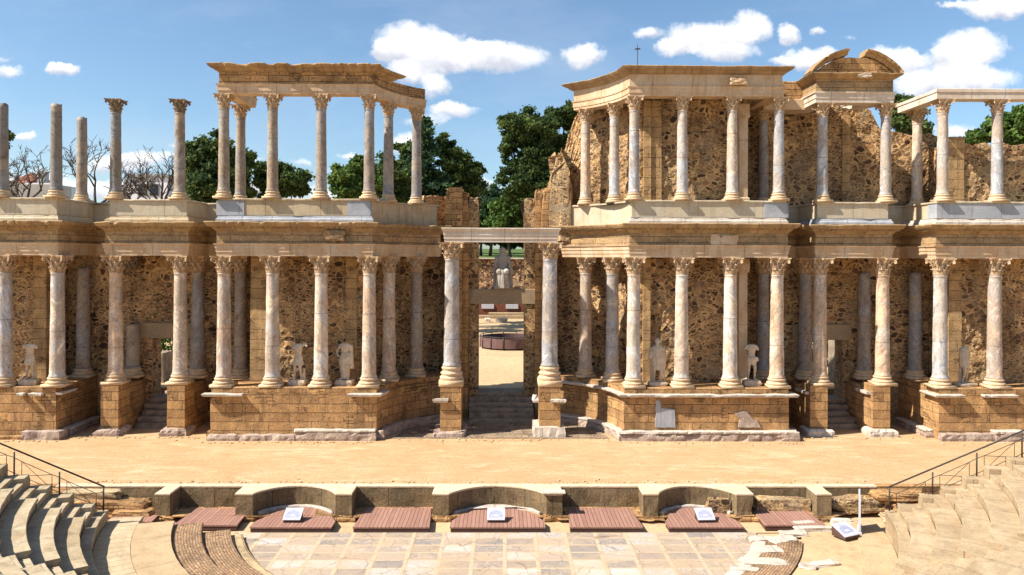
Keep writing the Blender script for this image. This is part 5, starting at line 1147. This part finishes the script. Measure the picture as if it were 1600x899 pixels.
# broken white slabs at the right rim of the marble floor
rn = random.Random(11)
spots = [(1183, 880, 1.0, .5), (1200, 862, .9, .6), (1222, 846, 1.0, .5), (1190, 845, .8, .4), (1240, 836, .9, .4), (1212, 882, .7, .5), (1164, 892, .8, .3), (1270, 830, 1.25, .32), (1255, 822, .8, .3), (1288, 884, .9, .35), (1262, 888, .5, .3), (1315, 818, .7, .3)]
names = ['cracked white slab at the right rim of the marble floor', 'square white slab beside the worn brown ring', 'white slab just below the rightmost deck', 'small pale slab inset in the floor rim', 'white slab against the brown brick ring', 'white slab fragment with a ragged corner', 'thin white slab at the bottom of the floor rim', 'long white marble block in front of the rightmost deck', 'short white block touching the rightmost deck', 'pale flat stone lying on the brown brick ring', 'small flat stone at the lower edge of the brown ring', 'flat pale stone on the sand behind the tilted board']
for (px, py, a, b_), lab in zip(spots, names):
    hh = .07 if py > 835 else .13; z = -.84
    d = FPX*(CAM.z-z)/(py-HOR-(px-800)*.0035); p = at(px, py, CAM.y+d); o = rock('marble_slab', (p.x, p.y, z+.01), (a, b_, hh*1.6), 'whitemarble', seed=px, rough=.2, rz=rn.uniform(-.5, .5)); tag(o, lab, 'slab', 'broken white slabs')
for (px, Y, z, s, lab) in [(1388, -7.9, -.6, .3, 'x')][:0]: pass

# ------------------------------------------------------------------ garden behind the doors
e = empty('round_enclosure', (at(797, 530, 26).x, 26, 1.3), 'round low mauve metal enclosure on the sand behind the central doorway', 'enclosure')
cx_ = e.location.x
V, F = lathe([(2.35, 0), (2.4, 0), (2.4, .78), (2.35, .78), (2.35, 0)], 40); o = link('panel_ring', fromdata(V, F), 'rustmetal'); o.parent = e; o.location = (0, 0, .12)
for k in range(14): a = 2*math.pi*k/14; o = tubeobj('post', [([(cx_+2.42*math.cos(a), 26+2.42*math.sin(a), 1.3), (cx_+2.42*math.cos(a), 26+2.42*math.sin(a), 2.3)], [.04, .04])], 'darkmetal', e)
V, F = merge([tube_data([(cx_+2.42*math.cos(2*math.pi*k/36), 26+2.42*math.sin(2*math.pi*k/36), 2.3) for k in range(37)], [.035]*37, 5)]); link('rim', fromdata(V, F), 'darkmetal', e, True)
o = wallmesh('garden_wall', [([(-9, 60.7), (16, 60.7)], 1.2, 8.3, .9)], 'rubble_far', disp=.08, step=.4, seed=8); tag(o, 'fieldstone terrace wall far behind the seated statue', 'wall')
box('wall_coping', -9, 16, 60.3, 61.5, 8.3, 8.46, 'archp', o, .02)
e = empty('exhibit_shelter', (0, 57, 1.3), 'low red brown shelter with two white panels seen far through the central doorway', 'shelter')
box('back_wall', -5, 9, 56.5, 57, 1.3, 3.1, 'redwall', e); box('bench', -1.8, 3.4, 55.2, 56, 1.3, 1.95, 'slabring', e); box('base_step', -4, 8, 54.6, 56.3, 1.28, 1.62, 'concrete', e)
for px in (762, 800): p = at(px, 480, 56.4); box('white_panel', p.x-.75, p.x+.75, 56.38, 56.47, 2.35, 2.9, 'whiteboard', e, .01)
for px, py, lab in ((784, 497, 'pale carved block lying on the garden sand'), (762, 500, 'small stone left of the carved block in the garden')): p = at(px, py, 50); tag(rock('garden_stone', (p.x, 50, 1.5), (1.2 if px == 784 else .6, .6, .5), 'archp', seed=px), lab, 'stone')
o = slab('kerb_strip', rect(-8, 14, 34, 34.7), [(0, 1.29), (0, 1.38)], 'seatgrey'); o['kind'] = 'structure'
for x0, lab in ((-26, 'clipped hedge behind the left side door'), (21, 'clipped hedge behind the right side door')):
    rnh = np.random.RandomState(int(abs(x0))); n = 9000; P = rnh.uniform([x0-2, 15, 1.3], [x0+10, 17.2, 3.35], (n, 3)); 
    face = rnh.randint(0, 3, n); P[face == 0, 1] = 15+rnh.uniform(0, .15, (face == 0).sum()); P[face == 1, 2] = 3.35-rnh.uniform(0, .12, (face == 1).sum())
    HEDGES = globals().setdefault('HEDGES', []); HEDGES.append((P, lab))
for (X, lab) in ((-19.0, 'stone block wall end just behind the left side door'), (17.9, 'dark stone jamb just behind the right side door')):
    o = slab('stone_block', rect(-19.95, -19.45, 8.2, 9.4) if X < 0 else rect(18.9, 19.5, 7.6, 8.6), [(0, 1.28), (0, 2.2), (0, 3.0 if X < 0 else 4.4, .1)], 'step', None, seg=.25, jit=.05); tag(o, lab, 'stone block')
o = slab('white_ledge', rect(-24, -17.5, 11.5, 12.6), [(0, 1.28), (0, 2.0), (-.02, 2.03)], 'seatgrey'); tag(o, 'long low stone bench in the garden behind the left side door', 'bench')

# ------------------------------------------------------------------ trees
def leaves(P, size, rnd, name, mat, parent, flat=0.0, cval=None):
    n = len(P); u = rnd.normal(size=(n, 3)); u[:, 2] *= (1-flat); u /= np.linalg.norm(u, axis=1)[:, None]; w_ = rnd.normal(size=(n, 3)); w_[:, 2] *= (1-flat); w_ -= (w_*u).sum(1)[:, None]*u; w_ /= np.linalg.norm(w_, axis=1)[:, None]
    s = size*rnd.uniform(.55, 1.3, n)[:, None]
    V = np.stack([P-u*s, P+w_*s*.55, P+u*s, P-w_*s*.55], 1).reshape(-1, 3)
    me = bpy.data.meshes.new(name); me.vertices.add(4*n); me.vertices.foreach_set('co', V.astype(np.float32).ravel()); me.loops.add(4*n); me.loops.foreach_set('vertex_index', np.arange(4*n, dtype=np.int32))
    me.polygons.add(n); me.polygons.foreach_set('loop_start', np.arange(0, 4*n, 4, dtype=np.int32)); me.update(calc_edges=True)
    at_ = me.attributes.new('leafrand', 'FLOAT', 'FACE'); cv_ = rnd.uniform(0, 1, n)*.5 + (cval if cval is not None else .25); at_.data.foreach_set('value', np.clip(cv_, 0, 1).astype(np.float32))
    return link(name, me, mat, parent)
def tree(px, Y, zg, lobes, mat, label, n=700, size=.20, kind='round', cat='tree', seed=None, group='trees behind the stage building'):
    rnd = np.random.RandomState(seed or px); X = at(px, 300, Y).x; e = empty('tree', (X, Y, zg), label, cat, group)
    L = []; pts = []; cv = []
    for (lx, ly, rx, ry) in lobes:
        c = at(lx, ly, Y); s = (Y-CAM.y)/FPX; L.append((c, rx*s, ry*s))
    zt = max(c.z for c, a, b in L); zb = min(c.z-b for c, a, b in L)
    for (c, a, b) in L:
        off = rnd.uniform(-.5, .5)*a; k = max(6, int(19*(a*b)**.35)); 
        for q in range(k):
            d = rnd.normal(size=3); d /= np.linalg.norm(d); rr = rnd.uniform(.35, 1.18)
            cc = np.array([c.x, Y+off, c.z])+d*np.array([a, a*.9, b])*rr; cr = rnd.uniform(.14, .36)*min(a, b)+.14; m_ = int(n*(cr/1.2)**1.6*1.15)+16
            g = rnd.normal(size=(m_, 3)); g /= np.linalg.norm(g, axis=1)[:, None]; g *= (rnd.uniform(.2, 1, m_)**.5)[:, None]
            g[:m_//6] *= 1.7; pts.append(cc+g*cr*np.array([1.15, 1.15, .75])); cv += [rnd.uniform(0, .5)]*m_
    P = np.concatenate(pts); leaves(P, size, rnd, 'crown', mat, e, cval=np.array(cv))
    th_ = max(.18, (zt-zg)*.022); mid = (X+rnd.uniform(-.4, .4), Y, (zb+zg)/2 if zb > zg else zg+1)
    segs = [([(X, Y, zg-.2), mid, (sum(c.x for c, a, b in L)/len(L), Y, (zb+zt)/2)], [th_*1.3, th_, th_*.45])]
    link('trunk', fromdata(*merge([tube_data(p, r, 8) for p, r in segs])), 'bark', e, True)
    for (c, a, b) in L:
        s0 = Vector(mid).lerp(Vector(segs[0][0][2]), rnd.uniform(.1, .7)); tubeobj('limb', [([tuple(s0), tuple(s0.lerp(Vector((c.x, Y, c.z)), .55)+Vector((0, 0, .3))), (c.x, Y, c.z+b*.4)], [th_*.45, th_*.28, th_*.08])], 'bark', e)
    return e
def conifer(px, Y, zg, top_px, half, bot_px, label, mat='leaf_blue', n=60, seed=1):
    rnd = np.random.RandomState(seed); b_ = at(px, bot_px, Y); t_ = at(px, top_px, Y); s = (Y-CAM.y)/FPX; hw = half*s; e = empty('tree', (b_.x, Y, zg), label, 'tree', 'trees behind the stage building'); pts = []; cv = []
    H = t_.z-b_.z
    for k in range(120):
        t = (k+.5)/120; z = b_.z+H*t; r = hw*(1-t)**.8*rnd.uniform(.55, 1.12)+.15; a = rnd.uniform(0, 6.283); m_ = int(n*(.4+r/hw)); u = rnd.uniform(.1, 1, m_)
        q = np.stack([np.cos(a)*r*u, np.sin(a)*r*u, -.22*r*u**2+rnd.normal(size=m_)*.12], 1)+rnd.normal(size=(m_, 3))*np.array([.22, .22, .10])*(.5+u[:, None]); pts.append(q+np.array([b_.x, Y, z])); cv += [rnd.uniform(0, .5)]*m_
    leaves(np.concatenate(pts), .22, rnd, 'crown', mat, e, .4, np.array(cv)); tubeobj('trunk', [([(b_.x, Y, zg), (b_.x, Y, t_.z-.3)], [.35, .05])], 'bark', e); return e
def baretree(px, Y, zg, top_px, label, seed, lean=0.0, spread=.55, base_py=320):
    rnd = random.Random(seed); X = at(px, 300, Y).x; t_ = at(px, top_px, Y); e = empty('bare_tree', (X, Y, zg), label, 'tree', 'leafless trees on the left'); segs = []; H = t_.z-at(px, base_py, Y).z; zb = at(px, base_py, Y).z
    segs.append(([(X, Y, zg), (X, Y, zb)], [.28, .2]))
    def br(p, d, L, r, dep):
        pts = [tuple(p)]; q = p.copy(); dd = d.copy()
        for i in range(4): dd = (dd+Vector((rnd.gauss(0, .16), rnd.gauss(0, .16), rnd.gauss(.02, .10)))).normalized(); q = q+dd*L/4; pts.append(tuple(q))
        segs.append((pts, [r, r*.85, r*.7, r*.6, r*.48]))
        if dep == 0: return
        for k in range(3 if dep > 1 else 4):
            i = rnd.choice((1, 2, 3, 4)) if k else 4; nd = (dd+Vector((rnd.gauss(0, spread), rnd.gauss(0, spread), rnd.gauss(.1, spread*.6)))).normalized(); br(Vector(pts[i]), nd, L*rnd.uniform(.55, .8), max(.022, r*.55), dep-1)
    for k in range(4): br(Vector((X, Y, zb-.3)), Vector((lean+rnd.gauss(0, .5), rnd.gauss(0, .4), 1)).normalized(), H*.42, .14, 4)
    V, F = merge([tube_data(p, r, 5) for p, r in segs[:1]]); link('trunk', fromdata(V, F), 'bark', e, True); V, F = merge([tube_data(p, r, 4) for p, r in segs[1:]]); link('branches', fromdata(V, F), 'bark', e, True); return e
for P, lab in HEDGES:
    e = empty('hedge', (float(P[:, 0].mean()), 16, 1.3), lab, 'hedge', 'clipped hedges in the garden'); leaves(P, .13, np.random.RandomState(3), 'foliage', 'leaf_light', e)
baretree(38, 30, 1.3, 222, 'leafless tree at the far left with branches sweeping low to the left', 5, .25, .6)
baretree(150, 28, 1.3, 212, 'leafless tree behind the shorter capless shaft', 8, .05, .5)
baretree(208, 34, 1.3, 262, 'small leafless tree between the two capped free columns', 12, -.15, .6)
baretree(256, 30, 1.3, 236, 'leafless tree leaning left behind the right capped free column', 15, -.25, .5)
tree(322, 30, 1.3, [(300, 268, 17, 38), (322, 252, 22, 30), (338, 235, 20, 24), (352, 262, 30, 42), (322, 295, 34, 24), (378, 262, 20, 20), (368, 295, 22, 26), (392, 245, 8, 7), (300, 238, 9, 12)], 'leaf_dark', 'dark evergreen behind the left corner of the open colonnade', 1000)
tree(440, 33, 1.3, [(412, 276, 14, 16), (436, 280, 22, 22), (462, 290, 20, 20), (424, 300, 22, 14), (445, 268, 12, 10), (408, 262, 7, 6)], 'leaf_dark', 'low round dark tree between the second and third front columns of the colonnade', 1000)
tree(558, 36, 1.3, [(535, 290, 20, 20), (556, 268, 20, 18), (572, 288, 24, 24), (530, 272, 12, 10), (548, 305, 26, 12), (565, 255, 12, 8)], 'leaf_mid', 'brighter green oak behind the right end of the open colonnade', 1000)
tree(604, 40, 1.3, [(600, 268, 20, 20), (612, 292, 22, 26), (590, 290, 14, 22)], 'leaf_dark', 'dark tree just right of the brighter oak', 1000)
conifer(664, 42, 1.3, 186, 52, 330, 'tall pointed cedar behind the rightmost upper column of the left colonnade', seed=2, n=110)
tree(640, 46, 1.3, [(642, 232, 20, 12), (632, 262, 18, 20), (628, 295, 22, 22)], 'leaf_dark', 'dark spreading branches left of the pointed cedar', 1000)
tree(712, 44, 1.3, [(700, 238, 14, 16), (712, 262, 20, 20), (728, 278, 22, 16), (742, 262, 12, 12), (735, 300, 22, 22), (700, 300, 26, 26), (690, 218, 9, 10)], 'leaf_dark', 'feathery dark tree between the cedar and the doorway gap', 1000)
tree(766, 70, 8.8, [(770, 304, 12, 12), (762, 325, 14, 16), (776, 322, 10, 14)], 'leaf_blue', 'small dark tree in the middle of the doorway gap', 1000)
tree(798, 66, 8.6, [(790, 328, 20, 18), (806, 318, 20, 20), (815, 345, 22, 18), (782, 350, 22, 14), (800, 345, 20, 18)], 'leaf_light', 'light green bushy tree in the doorway gap', 1200, .3)
tree(752, 72, 8.8, [(745, 350, 26, 22), (765, 360, 26, 16)], 'leaf_dark', 'dark shrubby tree low in the left of the doorway gap', 1000, .3)
tree(785, 84, 9.2, [(760, 372, 30, 12), (800, 372, 34, 13), (830, 372, 26, 13), (740, 370, 22, 12)], 'leaf_dark', 'dark park trees low behind the seated statue', 1100, .34)
tree(836, 46, 1.3, [(838, 190, 26, 20), (812, 205, 22, 22), (796, 228, 14, 24), (840, 215, 28, 22), (862, 195, 16, 14), (825, 248, 24, 20), (815, 275, 28, 22), (835, 290, 28, 26), (805, 300, 18, 16), (850, 250, 22, 26), (786, 190, 6, 6)], 'leaf_dark', 'big dark evergreen left of the ruined slope, the tallest tree', 1300)
tree(885, 50, 1.3, [(880, 180, 20, 16), (900, 195, 20, 18), (893, 170, 12, 9), (870, 225, 18, 22), (898, 225, 18, 18), (862, 262, 20, 20)], 'leaf_dark', 'second big evergreen just behind the ruined slope', 1200)
tree(1418, 38, 1.3, [(1412, 168, 16, 16), (1424, 185, 20, 18), (1404, 190, 12, 14), (1440, 200, 18, 14)], 'leaf_dark', 'dark tree above the wall left of the plain pale beam columns', 1000)
tree(1570, 60, 6, [(1590, 192, 30, 18), (1565, 208, 34, 16), (1535, 218, 26, 12), (1600, 215, 30, 20), (1620, 190, 24, 18)], 'leaf_mid', 'bright green umbrella shaped pine at the right edge', 1200, .32)
tree(10, 50, 1.3, [(12, 212, 8, 7), (6, 225, 6, 10)], 'leaf_dark', 'sprig of dark tree at the left edge beside the capless shaft', 700)
for i, (px, Y) in enumerate(((768, 78), (802, 74), (754, 96), (822, 92))):
    pass
# ------------------------------------------------------------------ houses
def house(px0, px1, Y, ytop, lab, depth=9, gable=None, wins=(), zg=1.3, mat='house'):
    a, b = at(px0, ytop, Y), at(px1, ytop, Y); e = empty('house', ((a.x+b.x)/2, Y, zg), lab, 'house', 'houses beyond the garden'); z = (a.z+b.z)/2
    box('walls', a.x, b.x, Y, Y+depth, zg-2, z, mat, e, .02, seg=4)
    for (wx, wy, ww, wh) in wins:
        p = at(wx, wy, Y); f = box('window', p.x-ww/2, p.x+ww/2, Y-.06, Y-.003, p.z-wh/2, p.z+wh/2, 'housegrey', e, .02, seg=4); q = box('pane', p.x-ww/2+.12, p.x+ww/2-.12, Y-.09, Y-.062, p.z-wh/2+.12, p.z+wh/2-.12, 'glass', f, .01, seg=4)
    return e, a.x, b.x, z
e, xa, xb, z = house(203, 262, 60, 277, 'square white house with flat roof and small dark windows', wins=((223, 297, 1.3, 1.6), (241, 297, 1.3, 1.6)))
box('roof_edge', xa-.2, xb+.2, 59.8, 69.2, z, z+.35, 'housegrey', e, .02, seg=4)
e, xa, xb, z = house(16, 78, 66, 286, 'long low white house with red roof edge and a chimney', wins=())
xr = xa+(xb-xa)*.36; V = [(xa-.3, 65.7, z), (xr, 65.7, z), (xr, 76, z), (xa-.3, 76, z), (xa-.3, 65.7, z+1.0), (xr, 65.7, z+.1), (xr, 76, z+.1), (xa-.3, 76, z+1.0)]
V[4] = (xa-.3, 71, z+1.9); V[7] = (xa-.3, 71.2, z+1.9); V[5] = (xr, 71, z+1.0); V[6] = (xr, 71.2, z+1.0)
link('roof', fromdata(V, [(0, 3, 2, 1), (4, 5, 6, 7), (0, 1, 5, 4), (1, 2, 6, 5), (2, 3, 7, 6), (3, 0, 4, 7)]), 'houseroof', e)
p = at(64, 268, 68); box('chimney', p.x-.5, p.x+.5, 68, 69, z-.5, p.z, 'housegrey', e, .02)
o = box('garden_building', at(14, 290, 56).x, at(82, 290, 56).x, 56, 60, 0, at(40, 288, 56).z, 'housegrey', None, .02, seg=4); tag(o, 'grey flat shed wall in front of the long white house', 'shed')
e, xa, xb, z = house(384, 412, 70, 300, 'small white gabled house between the upper columns', wins=())
xm = (xa+xb)/2-.3; link('roof', fromdata([(xa-.2, 69.8, z), (xb+.2, 69.8, z), (xm, 69.8, z+1.5), (xa-.2, 79, z), (xb+.2, 79, z), (xm, 79, z+1.5)], [(0, 1, 2), (3, 5, 4), (0, 2, 5, 3), (1, 4, 5, 2), (0, 3, 4, 1)]), 'house', e)
e, xa, xb, z = house(1384, 1402, 60, 205, 'sliver of white building beside the tree above the right wall', wins=(), zg=8)
# lightning rod
p0, p1 = at(996, 112, 3.0), at(996, 70, 3.0)
e = empty('lightning_rod', (p0.x, 3.0, 16.9), 'thin mast with a small cross head above the right block', 'mast')
tubeobj('pole', [([(p0.x, 3, 16.8), (p0.x, 3, p1.z)], [.028, .018])], 'darkmetal', e)
zz = p1.z-.22
for a in (0, 60, 120): c, s = math.cos(R(a)), math.sin(R(a)); tubeobj('cross_arm', [([(p0.x-.16*c, 3-.16*s, zz), (p0.x+.16*c, 3+.16*s, zz)], [.018, .018])], 'darkmetal', e)

# loose grit along the wall feet, nobody could count it
rg = np.random.RandomState(4); parts = []
lines = [((-13.9, -.45), (-5.9, -.45)), ((5.6, -.5), (13.9, -.5)), ((-24, -.3), (-20.5, -.3)), ((20.2, -.5), (25, -.5)), ((-20.3, .5), (-14.2, .5)), ((14.2, .5), (20.2, .5)), ((-5, .1), (5, .1)), ((-16, -7.0), (14, -7.0))]
for (x0, y0), (x1, y1) in lines:
    for q in range(int(math.hypot(x1-x0, y1-y0)*9)):
        t = rg.uniform(); x = x0+(x1-x0)*t; y = y0+(y1-y0)*t+(abs(rg.normal())*(-.22) if y0 > -2 else abs(rg.normal())*.2); s_ = rg.uniform(.012, .05)**1.0; V, F = cuboid(-s_, s_, -s_*.8, s_*.8, -s_*.3, s_*.7); a = rg.uniform(0, 3)
        parts.append(([(x+px_*math.cos(a)-py_*math.sin(a)*.9, y+px_*math.sin(a)+py_*math.cos(a), .012+pz_*(1+.3*px_/s_)) for px_, py_, pz_ in V], F))
V, F = merge(parts); tag(link('gravel', fromdata(V, F), 'gardensand'), 'loose stone chips scattered along the wall feet', 'gravel', kind='stuff')
